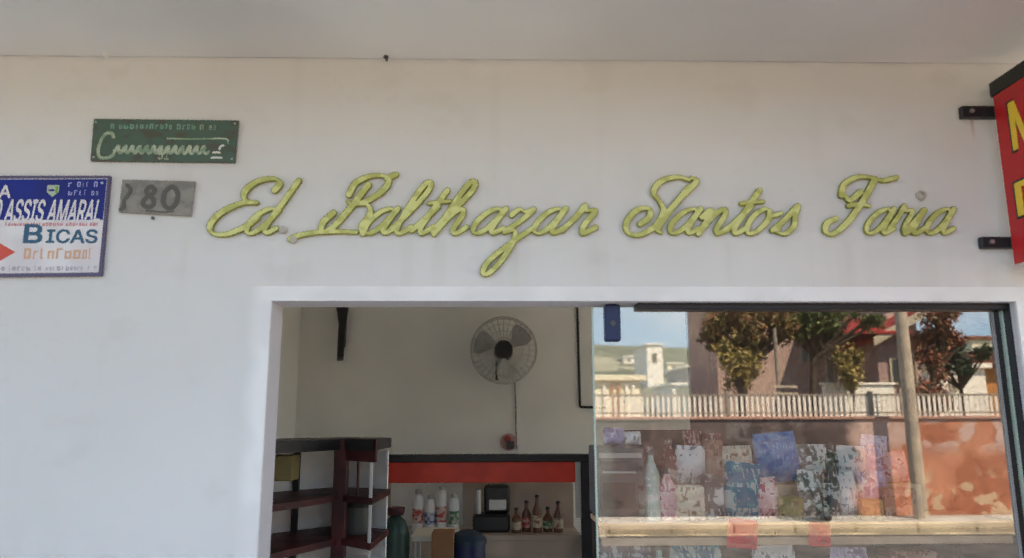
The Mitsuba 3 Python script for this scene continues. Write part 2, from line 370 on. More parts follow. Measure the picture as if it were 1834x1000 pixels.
# ------------------------------------------------------------------ script lettering
GLY = {
 'E': [[(.78, .80), (.80, .93), (.62, 1.02), (.36, .95), (.27, .76), (.40, .60), (.60, .57)], [(.60, .57), (.34, .56), (.10, .40), (.03, .18), (.16, .01), (.42, -.01), (.66, .12), (.78, .30)]],
 'B': [[(-.46, -.10), (-.36, -.04), (-.1, .02), (.3, .04), (.62, .03)], [(.02, .38), (-.06, .2), (.02, .03), (.16, .10), (.26, .45), (.34, .90)], [(.10, .72), (.10, .95), (.34, 1.08), (.64, 1.02), (.66, .80), (.48, .60), (.26, .54), (.14, .60)], [(.26, .54), (.52, .54), (.68, .36), (.66, .14), (.76, .0)], [(.6, 1.02), (.72, 1.10)]],
 'S': [[(.78, .74), (.88, .98), (.74, 1.05)], [(.74, 1.0), (.50, 1.06), (.24, .98), (.20, .78), (.40, .60), (.56, .42), (.56, .16), (.36, -.02), (.12, .02), (.0, .22), (.08, .44), (.28, .46), (.36, .30), (.26, .18)], [(.80, .86), (.66, .4), (.62, .1), (.72, .02)]],
 'F': [[(.02, .72), (-.02, .92), (.14, 1.06), (.40, 1.06), (.66, 1.0), (.88, 1.06)], [(.50, 1.02), (.46, .6), (.36, .2), (.20, .0), (.04, .04), (.0, .2), (.12, .28)], [(.24, .52), (.42, .55), (.62, .52)], [(.1, .7), (.22, .62), (.34, .78)]],
 'a': [[(.42, .38), (.30, .46), (.14, .38), (.05, .18), (.10, .03), (.22, .02), (.34, .16), (.43, .44)], [(.43, .46), (.38, .14), (.44, .01), (.58, .10)]],
 'd': [[(.40, .38), (.28, .46), (.12, .38), (.04, .18), (.10, .02), (.22, .02), (.34, .18), (.41, .44)], [(.44, .98), (.41, .60), (.36, .16), (.44, .01), (.56, .10)]],
 'l': [[(-.02, .06), (.12, .3), (.28, .72), (.28, .92), (.19, .95), (.12, .75), (.08, .3), (.12, .04), (.22, .01), (.34, .12)]],
 't': [[(-.02, .06), (.10, .28), (.20, .5)], [(.20, .80), (.14, .4), (.11, .12), (.18, .0), (.32, .12)], [(.0, .56), (.16, .58), (.36, .60)]],
 'h': [[(-.02, .06), (.12, .34), (.28, .74), (.28, .94), (.19, .97), (.12, .75), (.08, .3), (.05, .0)], [(.06, .04), (.16, .34), (.30, .46), (.37, .34), (.34, .10), (.42, .0), (.56, .12)]],
 'z': [[(.02, .34), (.10, .45), (.24, .40), (.36, .45), (.24, .24), (.06, .03)], [(.06, .03), (.22, .06), (.30, -.10), (.30, -.42), (.20, -.70), (.08, -.72), (.06, -.52), (.24, -.22), (.52, .10)]],
 'r': [[(-.02, .06), (.10, .34), (.13, .52), (.20, .43), (.36, .42), (.30, .16), (.36, .0), (.52, .12)]],
 'n': [[(-.02, .30), (.06, .44), (.11, .36), (.07, .0)], [(.08, .05), (.18, .34), (.31, .46), (.38, .34), (.35, .10), (.42, .0), (.56, .12)]],
 'o': [[(.34, .40), (.22, .46), (.08, .34), (.05, .14), (.14, .0), (.28, .06), (.37, .26), (.32, .42), (.40, .33), (.54, .38)]],
 's': [[(-.02, .06), (.12, .28), (.22, .52), (.26, .34), (.33, .14), (.24, .0), (.08, .03), (.06, .12)]],
 'i': [[(-.02, .06), (.08, .26), (.15, .44), (.10, .12), (.17, .0), (.32, .12)]],
}
SL = 0.54


def spline(pts, n=9):
    p = np.array(pts, float); p = np.vstack([2 * p[0] - p[1], p, 2 * p[-1] - p[-2]])
    out = []
    for i in range(1, len(p) - 2):
        for t in np.linspace(0, 1, n, endpoint=False):
            a, b, c, d = p[i - 1:i + 3]
            out.append(.5 * ((2 * b) + (c - a) * t + (2 * a - 5 * b + 4 * c - d) * t * t + (-a + 3 * b - 3 * c + d) * t ** 3))
    return np.array(out + [p[-2]])


def stroke_shape(pts, thin, thick):
    """one pen stroke, thick on the way down and thin on the way up"""
    q = spline(pts); q[:, 0] += SL * q[:, 1]
    t = np.gradient(q, axis=0); t /= np.linalg.norm(t, axis=1, keepdims=True) + 1e-9
    dirn = np.abs(t @ np.array([SL, 1.0]) / math.hypot(SL, 1))
    w = thin + (thick - thin) * np.clip(dirn, 0, 1) ** 1.5
    w = np.convolve(np.pad(w, 3, mode='edge'), np.ones(7) / 7, 'valid')
    return unary_union([unary_union([Point(a).buffer(wa / 2, 6), Point(b).buffer(wb / 2, 6)]).convex_hull for a, b, wa, wb in zip(q[:-1], q[1:], w[:-1], w[1:])])


BN = thing('building_name_lettering', 'yellow-green raised script lettering of the building name above the doorway', 'lettering')
LH = .0977 * 2.19      # metres per unit height (a capital is about 95 px high in the photograph)
WORDS = [('E', 362, 418, 1.0), ('d', 430, 418, 1.0), ('B', 572, 418, 1.0), ('a', 642, 418, 1.0), ('l', 696, 418, .95), ('t', 736, 418, 1.0), ('h', 772, 418, 1.0), ('a', 836, 418, 1.02), ('z', 896, 418, 1.0), ('a', 946, 418, 1.0), ('r', 1006, 418, 1.05),
         ('S', 1112, 418, 1.0), ('a', 1190, 418, 1.0), ('n', 1245, 418, 1.0), ('t', 1300, 418, 1.05), ('o', 1328, 418, 1.0), ('s', 1384, 418, 1.0),
         ('F', 1474, 418, 1.0), ('a', 1544, 418, .95), ('r', 1592, 418, .85), ('i', 1624, 418, 1.0), ('a', 1652, 418, .95)]
for ch, px, py, sc in WORDS:
    o = at(px, py, -.02)
    shp = unary_union([stroke_shape(s, .056 if ch.islower() else .066, .114 if ch.islower() else .128) for s in GLY[ch]]).buffer(0)
    shp = affinity.scale(shp, LH * sc, LH, origin=(0, 0)).simplify(.0006)
    body = wallmap(extr(shp, .011), -.004, o[0], o[2])
    k = part(BN, 'letter', body, LETTERE)
    inner = shp.buffer(-.0026)
    if inner.area > 0:
        part(k, 'face', wallmap(extr(inner, .002), -.0148, o[0], o[2]), LETTER)
o = at(507, 412, -.01)
part(BN, 'full_stop', wallmap(extr(Point(0, 0).buffer(.014, 8), .014), -.004, o[0], o[2]), LETTERB, label='dull bare full stop after the first word')
o = at(526, 430, -.01)
part(BN, 'swash_end', wallmap(extr(Point(0, 0).buffer(.013, 8), .014), -.004, o[0], o[2]), LETTERB)
o = at(1650, 350, -.01)
part(BN, 'letter_dot', wallmap(extr(Point(0, 0).buffer(.019, 10).difference(Point(0, 0).buffer(.012, 10)), .010), -.004, o[0], o[2]), LETTERB, label='unpainted ring-shaped dot of the letter i')

# ------------------------------------------------------------------ signs on the wall


def quad_board(corners, y, t):
    """a board whose four front corners lie at the given pixels (tl, tr, br, bl), t thick"""
    pts = [at(*c, y) for c in corners]
    return wallmap(extr(Polygon([(p[0], p[2]) for p in pts]), t), y + t), pts


def text_on(txt, corner, h_px, w_px, y, depth=.0015, bold=True, skew=0.0, ybase=None):
    """lettering in the wall plane: its lower left at the pixel corner, h_px tall and w_px wide"""
    m = meshkit.text_mesh(txt, 1.0, 1.0, bold)
    o, ox, oz = at(*corner, y), at(corner[0] + w_px, corner[1], y), at(corner[0], corner[1] - h_px, y)
    v = m.vertices.copy(); v[:, 0] -= v[:, 0].min(); W = v[:, 0].max(); Hh = v[:, 1].max()
    sx, sy = np.linalg.norm(ox - o) / W, np.linalg.norm(oz - o) / Hh
    v[:, 0] = v[:, 0] * sx + skew * v[:, 1] * sy; v[:, 1] *= sy; v[:, 2] *= depth
    m.vertices = v
    return wallmap(m, y, o[0], o[2])


def smallprint(x0, x1, yb, h, y, seed, depth=.001, gap=.35):
    """print too small to read: a row of little upright strokes and bars"""
    r = np.random.default_rng(seed); ms = []; x = x0
    while x < x1:
        w = h * (.35 + .5 * r.random())
        a, b = at(x, yb, y), at(min(x + w, x1), yb - h * (.75 + .3 * r.random()), y)
        lw = (b[0] - a[0]) * .3
        ms.append(bx(a[0], a[0] + lw, y - depth, y, a[2], b[2]))
        if r.random() < .8: ms.append(bx(a[0] + lw, b[0], y - depth, y, b[2] - lw, b[2]))
        if r.random() < .7: ms.append(bx(b[0] - lw, b[0], y - depth, y, a[2], b[2] - lw))
        if r.random() < .6: ms.append(bx(a[0] + lw, b[0] - lw, y - depth, y, a[2], a[2] + lw))
        x += w + h * (gap if r.random() < .85 else 1.0)
    return cat(*ms)


# blue and white board at the left edge
BS = thing('blue_sign', 'blue and white printed board reading Bicas, at the left edge of the wall', 'sign')
b, P = quad_board([(-190, 315), (197, 315), (181, 494), (-204, 498)], -.018, .014)
part(BS, 'board', b, SGEDGE, label='dark violet edged backing board')
yb = -.019
f, _ = quad_board([(-184, 321), (192, 320), (176, 488), (-199, 492)], yb - .0012, .003)
part(BS, 'face', f, SGWHITE)
hd, _ = quad_board([(-183, 322), (191, 321), (184, 394), (-190, 394)], yb - .0024, .002)
part(BS, 'header', hd, BLUE, label='deep blue header band')
yt = yb - .0026
part(BS, 'lettering', text_on('A', (-3, 354), 22, 22, yt), SGWHITE)
part(BS, 'lettering', text_on('NO ASSIS AMARAL', (-34, 397), 40, 212, yt, skew=.1), SGWHITE, label='tall white capitals across the blue header')
part(BS, 'lettering', text_on('B', (41, 435), 33, 34, yb - .0016, bold=True), SGTEAL, label='large dark teal initial')
part(BS, 'lettering', text_on('ICAS', (82, 435), 24, 92, yb - .0016, bold=True), SGTEAL, label='dark teal small capitals')
part(BS, 'small_print', smallprint(42, 168, 464, 19, yb - .0016, 5, gap=.12), SGORANGE, label='row of faded orange print')
part(BS, 'small_print', smallprint(-5, 170, 485, 8, yb - .0016, 6), SGGREY)
part(BS, 'small_print', smallprint(10, 176, 405, 6, yb - .0016, 8), SGPINK)
part(BS, 'small_print', smallprint(122, 178, 335, 9, yt, 9), SGLILAC)
part(BS, 'small_print', smallprint(122, 176, 350, 9, yt, 10), SGLILAC)
c = at(95, 341, yt)
cr = cat(wallmap(extr(Polygon([(-.022, .02), (.022, .02), (.022, -.008), (0, -.026), (-.022, -.008)]), .001), yt, c[0], c[2]))
ek = part(BS, 'emblem', cr, SGCREST, label='small pale shield emblem on the blue header')
part(ek, 'emblem_stripe', wallmap(extr(sbox(.010, -.012, .018, .016), .001), yt - .0012, c[0], c[2]), SGYEL)
part(ek, 'emblem_stripe', wallmap(extr(sbox(-.016, -.004, .006, .003), .001), yt - .0012, c[0], c[2]), BLUE)
pts = [at(*q, yb) for q in [(-60, 430), (0, 436), (28, 452), (0, 468), (-60, 478)]]
part(BS, 'red_pointer', wallmap(extr(Polygon([(p[0], p[2]) for p in pts]), .001), yb - .0014), SGRED, label='red pointed shape at lower left of the board')
for px, py in [(183, 328), (170, 478)]:
    c = at(px, py, yb - .004)
    part(BS, 'screw', cyl((c[0], yb - .001, c[2]), (c[0], yb - .005, c[2]), .005, 10), STEEL)

# green plaque
GQ = thing('green_plaque', 'weathered dark green metal plaque with pale lettering, uppermost on the wall', 'plaque')
b, _ = quad_board([(168, 213), (427, 216), (420, 291), (162, 288)], -.016, .012)
part(GQ, 'plate', b, PLGREEN)
yq = -.0165
part(GQ, 'small_print', smallprint(198, 300, 231, 9, yq, 21), PLTEXTG)
part(GQ, 'small_print', smallprint(303, 352, 232, 9, yq, 22), PLTEXTG)
part(GQ, 'small_print', smallprint(358, 390, 233, 10, yq, 23), PLTEXT)


def ink(strokes, o_px, h_px, w, y, depth=.0015, xs=1.0):
    """brush lettering: strokes in units of h_px above the pixel o_px"""
    o = at(*o_px, y); u = np.linalg.norm(at(o_px[0], o_px[1] - h_px, y) - o)
    sh = unary_union([unary_union([Point(a).buffer(w / 2, 5), Point(b).buffer(w / 2, 5)]).convex_hull for s in strokes for q in [spline(s)] for a, b in zip(q[:-1], q[1:])])
    return wallmap(extr(affinity.scale(sh, u * xs, u, origin=(0, 0)), depth), y, o[0], o[2])


part(GQ, 'lettering', ink([[(.55, .85), (.45, 1.0), (.22, .95), (.05, .6), (.02, .25), (.12, .02), (.4, .0), (.62, .12)]], (174, 283), 44, .13, yq), PLTEXT, label='large pale capital C')
pts_sc = []
for i in range(13):
    xo = .75 + i * .30
    pts_sc.append([(xo - .06, .22), (xo + .04, .48), (xo + .12, .52), (xo + .12, .3), (xo + .2, .2), (xo + .3, .3)])
part(GQ, 'lettering', ink(pts_sc, (174, 283), 40, .115, yq), PLTEXT)
part(GQ, 'flourish', ink([[(2.6, .8), (3.6, .78), (4.8, .8), (4.95, .62)], [(.6, .32), (1.4, .30), (2.3, .33)]], (174, 283), 44, .06, yq), PLTEXT)
part(GQ, 'lettering', text_on('51', (283, 286), 17, 19, yq), PLTEXT)
part(GQ, 'lettering', ink([[(0, 0), (.4, .02), (.75, 0)], [(.1, .42), (.35, .45), (.6, .42)], [(.55, .7), (.65, .95), (.85, 1.0)]], (379, 283), 22, .16, yq), PLTEXTW, label='bright white flourish at the right end')
for px, py in [(172, 219), (421, 222), (415, 285), (168, 282)]:
    c = at(px, py, yq)
    part(GQ, 'screw', cyl((c[0], yq + .001, c[2]), (c[0], yq - .003, c[2]), .004, 10), STEEL)

# number plate
NP = thing('house_number_plate', 'small grey metal house number plate left of the script lettering', 'number plate')
b, _ = quad_board([(219, 322), (349, 325), (341, 387), (213, 380)], -.014, .010)
part(NP, 'plate', b, NPLATE)
yn = -.0145
part(NP, 'numeral', ink([[(.62, .80), (.45, .98), (.25, .85), (.32, .6), (.58, .4), (.6, .14), (.38, .02), (.15, .14), (.2, .4), (.5, .62), (.62, .80)]], (250, 372), 38, .20, yn), NDARK)
part(NP, 'numeral', ink([[(.38, .98), (.12, .75), (.08, .3), (.3, .02), (.58, .15), (.68, .6), (.55, .9), (.38, .98)]], (288, 374), 40, .20, yn), NDARK)
part(NP, 'scroll_mark', ink([[(.16, .95), (.30, .78), (.22, .55), (.10, .35), (.10, .1), (.0, .02)]], (216, 376), 46, .14, yn), NDARK)
part(NP, 'scroll_mark', ink([[(.0, .05), (.6, .0), (1.2, -.05), (1.8, .02)]], (262, 379), 26, .10, yn), NDARK)
c = at(274, 391, -.004)
part(NP, 'screw', cyl((c[0], 0, c[2]), (c[0], -.008, c[2]), .006, 10), DKGREY)

# red projecting light box
RS = thing('red_projecting_sign', 'red projecting shop sign with yellow letters and black rim at right edge', 'sign')
a, bq = at(1771, 150, -.05), at(1819, 484, -.05)
sx, sz1, sz0 = (a[0] + bq[0]) / 2 - .004, a[2], bq[2]
SD = .95
part(RS, 'case', bx(sx + .004, sx + .13, -.05 - SD, -.05, sz0 + .004, sz1 - .004, .006), PALEEDGE)
part(RS, 'face', bx(sx, sx + .003, -.05 - SD + .012, -.062, sz0 + .02, sz1 - .062), SIGNRED)
part(RS, 'rim', bx(sx - .004, sx + .134, -.05 - SD - .004, -.048, sz1 - .060, sz1, .004), SIGNBLK)
part(RS, 'rim', bx(sx - .004, sx + .134, -.05 - SD - .004, -.048, sz0, sz0 + .016, .004), PALEEDGE)


def face_text(txt, zb, h, y0, d, wid):
    m = meshkit.text_mesh(txt, 1.0, 1.0, True); v = m.vertices.copy(); v[:, 0] -= v[:, 0].min()
    v[:, 0] *= wid / v[:, 0].max(); v[:, 1] *= h / v[:, 1].max()
    m.vertices = np.stack([sx - d * v[:, 2] - .0005, y0 - v[:, 0], zb + v[:, 1]], 1)
    if m.volume < 0: m.invert()
    return m


zM0, zM1, zD0, zD1 = (at(1818, q, -.14)[2] for q in (268, 186, 384, 326))
for txt, z0, h, y0 in [('M', zM0, zM1 - zM0, -.138), ('D', zD0, zD1 - zD0, -.118)]:
    part(RS, 'letter_outline', face_text(txt, z0 - .008, h + .016, y0 + .010, .0012, .17), SIGNBLK)
    part(RS, 'letter', face_text(txt, z0, h, y0, .003, .15), SIGNYEL)
for (xa, ya_), (xb, yb_) in [((1720, 191), (1775, 212)), ((1755, 425), (1806, 445))]:
    p, q = at(xa, ya_, -.02), at(xb, yb_, -.02)
    k = part(RS, 'bracket', bx(p[0], q[0] + .03, -.03, -.002, q[2], p[2], .003), BLACK)
    part(k, 'bolt', cyl((p[0] + .035, -.029, (p[2] + q[2]) / 2), (p[0] + .035, -.04, (p[2] + q[2]) / 2), .009, 6), STEEL)

# ------------------------------------------------------------------ the room behind
FY = 3.70
fc = at(902, 628, FY)
FR = .283
FN = thing('wall_fan', 'round wire-caged wall fan with black motor on the back wall of the shop', 'fan')
cage = [torus(fc + [0, -.07, 0], FR, .0052, n=48), torus(fc + [0, .07, 0], FR, .0045, n=48)]
for r in (.10, .16, .22, .27):
    cage.append(torus(fc + [0, -.10 + .03 * (r / FR) ** 2, 0], r, .0032, n=40, k=5))
for i in range(32):
    a = 2 * np.pi * i / 32; d = np.array([math.cos(a), 0, math.sin(a)])
    cage.append(tube([fc + [0, -.10, 0] + d * .06, fc + [0, -.09, 0] + d * .2, fc + [0, -.07, 0] + d * FR, fc + [0, .07, 0] + d * FR, fc + [0, .10, 0] + d * .09], .0026, 5))
part(FN, 'cage', cat(*cage), WIRE, smooth=40)
for i in range(3):
    a0 = 2 * np.pi * i / 3 + .5
    vs, fs = [], []
    for j, r in enumerate(np.linspace(.05, .26, 8)):
        w = .30 + .75 * math.sin(j / 7 * np.pi * .75)
        for s in np.linspace(-.5, .5, 6):
            a = a0 + s * w * .9 + .25 * (r / .26)
            vs.append(fc + [r * math.cos(a), -.02 + s * .09, r * math.sin(a)])
    n = len(vs); vs += [v + np.array([0, .005, 0]) for v in vs]
    for j in range(7):
        for s in range(5):
            q = [j * 6 + s, j * 6 + s + 1, j * 6 + s + 7, j * 6 + s + 6]
            fs += [[q[0], q[1], q[2]], [q[0], q[2], q[3]], [q[2] + n, q[1] + n, q[0] + n], [q[3] + n, q[2] + n, q[0] + n]]
    part(FN, 'blade', trimesh.Trimesh(vs, fs, process=False), GREYP, smooth=True)
part(FN, 'hub', lathe([(0, 0), (.045, 0), (.055, .02), (.055, .06), (0, .07)], (0, 0, 0)).apply_transform(trimesh.transformations.rotation_matrix(np.pi / 2, [1, 0, 0])).apply_translation(fc + [0, .0, 0]), BLACKP, smooth=30)
part(FN, 'badge', cyl(fc + [0, -.118, 0], fc + [0, -.10, 0], .078, 28), BLACKP, smooth=30)
part(FN, 'motor', lathe([(0, 0), (.075, .01), (.085, .05), (.08, .12), (.03, .16), (0, .16)], (0, 0, 0)).apply_transform(trimesh.transformations.rotation_matrix(-np.pi / 2, [1, 0, 0])).apply_translation(fc + [0, .075, 0]), BLACKP, smooth=30)
part(FN, 'arm', tube([fc + [0, .13, 0], fc + [-.012, .15, -.19], fc + [-.012, RY - FY - .01, -.19]], .048, 12), BLACKP, smooth=40)
part(FN, 'mount_plate', bx(fc[0] - .07, fc[0] + .05, RY - .02, RY - .001, fc[2] - .24, fc[2] - .06, .005), BLACKP)
cb = [at(922, 688, RY - .012), at(924, 730, RY - .012), at(924, 770, RY - .012), at(926, 806, RY - .012)]
part(FN, 'cable', tube([fc + [.03, .20, -.1]] + cb, .0055, 6), DKGREY)
c = at(911, 792, RY)
SK = thing('wall_socket', 'small round pinkish wall socket beneath the fan', 'socket')
part(SK, 'plate', cyl((c[0], RY - .001, c[2]), (c[0], RY - .02, c[2]), .075, 24), mat('socket_pink', (.46, .30, .29), .5), smooth=40)
part(SK, 'plug', bx(c[0] - .02, c[0] + .05, RY - .05, RY - .021, c[2] - .06, c[2] + .01, .006), DKGREY)
part(SK, 'plug', cyl((c[0] - .01, RY - .021, c[2] + .03), (c[0] - .01, RY - .04, c[2] + .03), .03, 16), mat('plug_red', (.35, .06, .06), .5))
# black tapering wall bracket
p0, p1 = at(612, 560, RY - .1), at(612, 640, RY - .1)
WB = thing('wall_bracket', 'black tapered metal bracket high on the back wall of the shop', 'bracket')
w0, w1 = .052, .026
pl = Polygon([(-w0, p0[2] + .05), (w0, p0[2] + .05), (w0 * .75, p0[2] - .1), (w1, p1[2] + .02), (w1, p1[2]), (-w1, p1[2]), (-w1, p1[2] + .02), (-w0 * .45, p0[2] - .1)])
part(WB, 'arm', wallmap(extr(pl, .04), RY - .06, p0[0]), BLACK)
part(WB, 'back_plate', bx(p0[0] - .03, p0[0] + .03, RY - .059, RY - .001, p1[2] + .1, p0[2] + .05, .003), BLACK)
part(WB, 'foot', bx(p0[0] - w1, p0[0] + w1, RY - .11, RY - .105 + .03, p1[2] - .03, p1[2] - .001, .003), DKGREY)
# cable channel
cc = [at(1032, 520, RY - .01), at(1034, 560, RY - .01), at(1039, 729, RY - .01), at(1085, 731, RY - .01)]
solo('wall_cable', tube(cc, .011, 8), BLACKP, 'thin black cable running down and turning right on the back wall', 'cable')

# maroon display rack at the left of the doorway
RK = thing('display_rack', 'tall maroon wooden display rack with dark shelves just inside the doorway', 'rack')
P0, P1, P2, P3 = at(478, 880, 1.15), at(531, 860, 1.95), at(610, 880, 1.7), at(664, 880, 1.50)
top = 1.545


def post(p, w, z1, m, name='post'):
    return part(RK, name, bx(p[0] - w / 2, p[0] + w / 2, p[1] - w / 2, p[1] + w / 2, 0.005, z1, .004), m)


def slab(pts, z0, z1, m, name):
    me = extr(Polygon([(p[0], p[1]) for p in pts]).buffer(.012, join_style=2), z1 - z0)
    me.apply_translation((0, 0, z0))
    return part(RK, name, me, m)


zs1, zs2 = at(610, 886, 1.7)[2], at(610, 963, 1.7)[2]
P0b, P3b = P0 + [-.35, .55, 0], P3 + [.02, .55, 0]
foot = [P0, P2, P3, P3b, P2 + [-.1, .55, 0], P0b]
post(P0, .04, top, MAROON); post(P2, .075, top + .002, MAROON); post(P1, .035, top - .06, BLACK); post(P3, .018, top - .121, mat('rack_pale_post', (.5, .5, .49), .5))
slab(foot, zs1 - .035, zs1, MAROON, 'shelf'); slab(foot, zs2 - .035, zs2, MAROON, 'shelf'); slab(foot, .55, .585, MAROON, 'shelf')
slab(foot, top - .06, top, BLACK, 'top_board')


def panel(a, b, z0, z1, m, name, t=.012):
    d = b - a; d[2] = 0; L = np.linalg.norm(d); ang = math.atan2(d[1], d[0])
    me = trimesh.creation.box((L, t, z1 - z0)); me.apply_transform(trimesh.transformations.rotation_matrix(ang, [0, 0, 1])); me.apply_translation(((a + b) / 2)[:2].tolist() + [(z0 + z1) / 2])
    return part(RK, name, me, m)


panel(P2 + [.03, -.03, 0], P3 + [.03, -.03, 0], top - .12, top + .004, MAROON, 'fascia')
WPAN = mat('rack_panel_white', mottled((.84, .86, .84), (.76, .77, .78), 5), .5)
bk = [P0b + [.0, -.03, 0], P2 + [-.11, .52, 0], P3b + [.0, -.03, 0]]
for z0, z1 in ((zs1 + .002, top - .077), (zs2 + .002, zs1 - .037), (.587, zs2 - .037)):
    panel(bk[0].copy(), bk[1].copy(), z0, z1, WPAN, 'back_panel'); panel(bk[1].copy(), bk[2].copy(), z0, z1, WPAN, 'back_panel')
mid = (P2 + P3) / 2 + [.01, .01, 0]
part(RK, 'mullion', cyl((mid[0], mid[1], zs1), (mid[0], mid[1], top - .07), .007, 8), MAROON)
# things on the rack
q = at(500, 822, 1.45)
solo('carton_box', bx(q[0] - .14, q[0] + .085, 1.40, 1.56, top - .078 - .135, top - .078 - .001, .004), OLIVE, 'olive cardboard box hung under the top board of the rack, at its left end', 'box')
for i, (px, py, w, h, z, m, lab) in enumerate([(640, 0, .10, .17, zs2, 'dark_jar', 'dark grey jar with lid on the middle shelf of the rack'), (575, 0, .13, .10, zs2 - .455, 'dark_bag', 'dark bag on the lowest shelf of the rack')]):
    q = at(px, 930, 1.85 if i == 0 else 1.9)
    mm = mat(m, (.07, .08, .075), .5)
    k = thing('jar' if i == 0 else 'bag', lab, 'jar' if i == 0 else 'bag')
    if i == 0:
        part(k, 'body', lathe([(0, 0), (.07, 0), (.078, .02), (.078, .15), (.05, .18), (0, .18)], (q[0], q[1], z + .001)), mm, smooth=30)
        part(k, 'lid', lathe([(0, 0), (.055, 0), (.055, .03), (0, .03)], (q[0], q[1], z + .182)), BLACKP, smooth=30)
    else:
        s = trimesh.creation.icosphere(3, 1.0); v = s.vertices * [.12, .09, .09]; v *= (1 + .25 * (meshkit.fbm(s.vertices * 2.2, 3)[:, None] - .5)); s.vertices = v + [q[0], q[1], .585 + .085]
        part(k, 'body', s, mm, smooth=True)

# black framed red-headed back counter unit
CB = thing('counter_unit', 'black framed serving counter unit with a red header against the back wall', 'counter')
CY = 3.3
tl, tr = at(672, 817, CY), at(1064, 814, CY)
cz1 = tr[2]
pw = .105
part(CB, 'top_rail', bx(tl[0] - .05, tr[0], CY, CY + .16, cz1 - .055, cz1, .004), BLACK)
part(CB, 'side_post', bx(tr[0] - pw, tr[0] - .001, CY - .004, CY + .09, .005, cz1 - .056, .004), BLACK)
part(CB, 'side_post', bx(tl[0] - .05, tl[0] + .02, CY, CY + .08, .005, cz1 - .056, .004), BLACK)
hz0 = at(900, 865, CY)[2]
part(CB, 'header', bx(tl[0] + .021, tr[0] - pw - .045, CY + .02, CY + .05, hz0, cz1 - .057, .003), REDP, label='red header board')
part(CB, 'inner_post', bx(tr[0] - pw - .044, tr[0] - pw - .002, CY + .015, CY + .055, .9, cz1 - .057), GREYP)
part(CB, 'back_panel', bx(tl[0] + .021, tr[0] - pw - .002, RY - .06, RY - .025, .3, cz1 - .057), BEIGE)
sz = at(950, 958, CY + .1)[2]
part(CB, 'shelf', bx(tl[0] + .021, tr[0] - pw - .002, CY + .07, RY - .061, sz - .04, sz, .003), BEIGE)
wp, wq = at(700, 900, RY - .07), at(828, 900, RY - .07)
part(CB, 'wall_tile_panel', bx(wp[0], wq[0], RY - .075, RY - .0605, sz + .002, hz0 + .03), WHITEP)
part(CB, 'front_panel', bx(tl[0] + .021, tr[0] - pw - .002, CY + .08, CY + .10, .01, sz - .041), BEIGE)
# on the counter shelf
mat('label_red', mottled((.42, .07, .06), (.55, .45, .40), 40, .45, .55), .5)
mat('label_blue', mottled((.08, .12, .30), (.5, .5, .52), 40, .45, .55), .5)
mat('label_green', mottled((.08, .2, .09), (.5, .5, .42), 40, .45, .55), .5)
mat('label_cream', mottled((.5, .44, .32), (.25, .12, .08), 45, .5, .6), .5)
for i, (px, h) in enumerate([(748, .30), (770, .26), (790, .33), (812, .27)]):
    q = at(px, 940, CY + .25)
    k = thing('canister', ['white canister first from the left on the counter shelf', 'white canister second from the left on the counter shelf', 'tallest white canister on the counter shelf', 'white canister nearest the black coffee machine'][i], 'canister', None)
    part(k, 'body', lathe([(0, 0), (.042, 0), (.045, .01), (.045, h - .03), (.03, h), (0, h)], (q[0], q[1], sz + .001), 20), WHITEP, smooth=30)
    part(k, 'label', lathe([(.0452, h * .25), (.0462, h * .25), (.0462, h * .62), (.0452, h * .62)], (q[0], q[1], sz + .001), 20), ('label_red', 'label_blue', 'label_red', 'label_green')[i], smooth=30)
    part(k, 'cap', lathe([(0, 0), (.026, 0), (.024, .03), (0, .034)], (q[0], q[1], sz + h + .002), 16), GREYP, smooth=30)
q = at(880, 940, CY + .2)
CM = thing('coffee_machine', 'black coffee machine with white front panel on the counter shelf', 'coffee machine')
part(CM, 'body', bx(q[0] - .15, q[0] + .15, CY + .2, CY + .45, sz + .001, sz + .14, .02), BLACKP)
part(CM, 'tower', bx(q[0] - .06, q[0] + .15, CY + .28, CY + .45, sz + .141, sz + .36, .02), BLACKP)
part(CM, 'panel', bx(q[0] - .02, q[0] + .12, CY + .265, CY + .279, sz + .17, sz + .25, .004), WHITEP, label='white front panel')
part(CM, 'jug', lathe([(0, 0), (.03, 0), (.033, .02), (.028, .19), (0, .19)], (q[0] - .11, CY + .26, sz + .142), 16), STEEL, smooth=30)
for i, px in enumerate([925, 943, 962, 981, 1000]):
    q = at(px, 930, CY + .22 + .05 * (i % 2))
    h = .17 + .05 * ((i * 7) % 3)
    k = thing('brown_bottle', ['brown bottle next to the black coffee machine', 'second brown bottle from the coffee machine', 'middle one of the five brown bottles on the counter shelf', 'second brown bottle from the right end of the counter shelf', 'brown bottle at the right end of the counter shelf'][i], 'bottle', 'brown bottles on the counter shelf')
    part(k, 'body', lathe([(0, 0), (.036, 0), (.038, .01), (.038, h * .62), (.015, h * .82), (.014, h), (0, h)], (q[0], q[1], sz + .001), 18), BROWNB, smooth=30)
    part(k, 'label', lathe([(.0382, h * .15), (.0392, h * .15), (.0392, h * .5), (.0382, h * .5)], (q[0], q[1], sz + .001), 18), ('label_cream', 'label_red', 'label_cream', 'label_green', 'label_cream')[i], smooth=30)
    part(k, 'cap', lathe([(0, 0), (.017, 0), (.016, .02), (0, .022)], (q[0], q[1], sz + h + .002), 12), BLACKP, smooth=30)
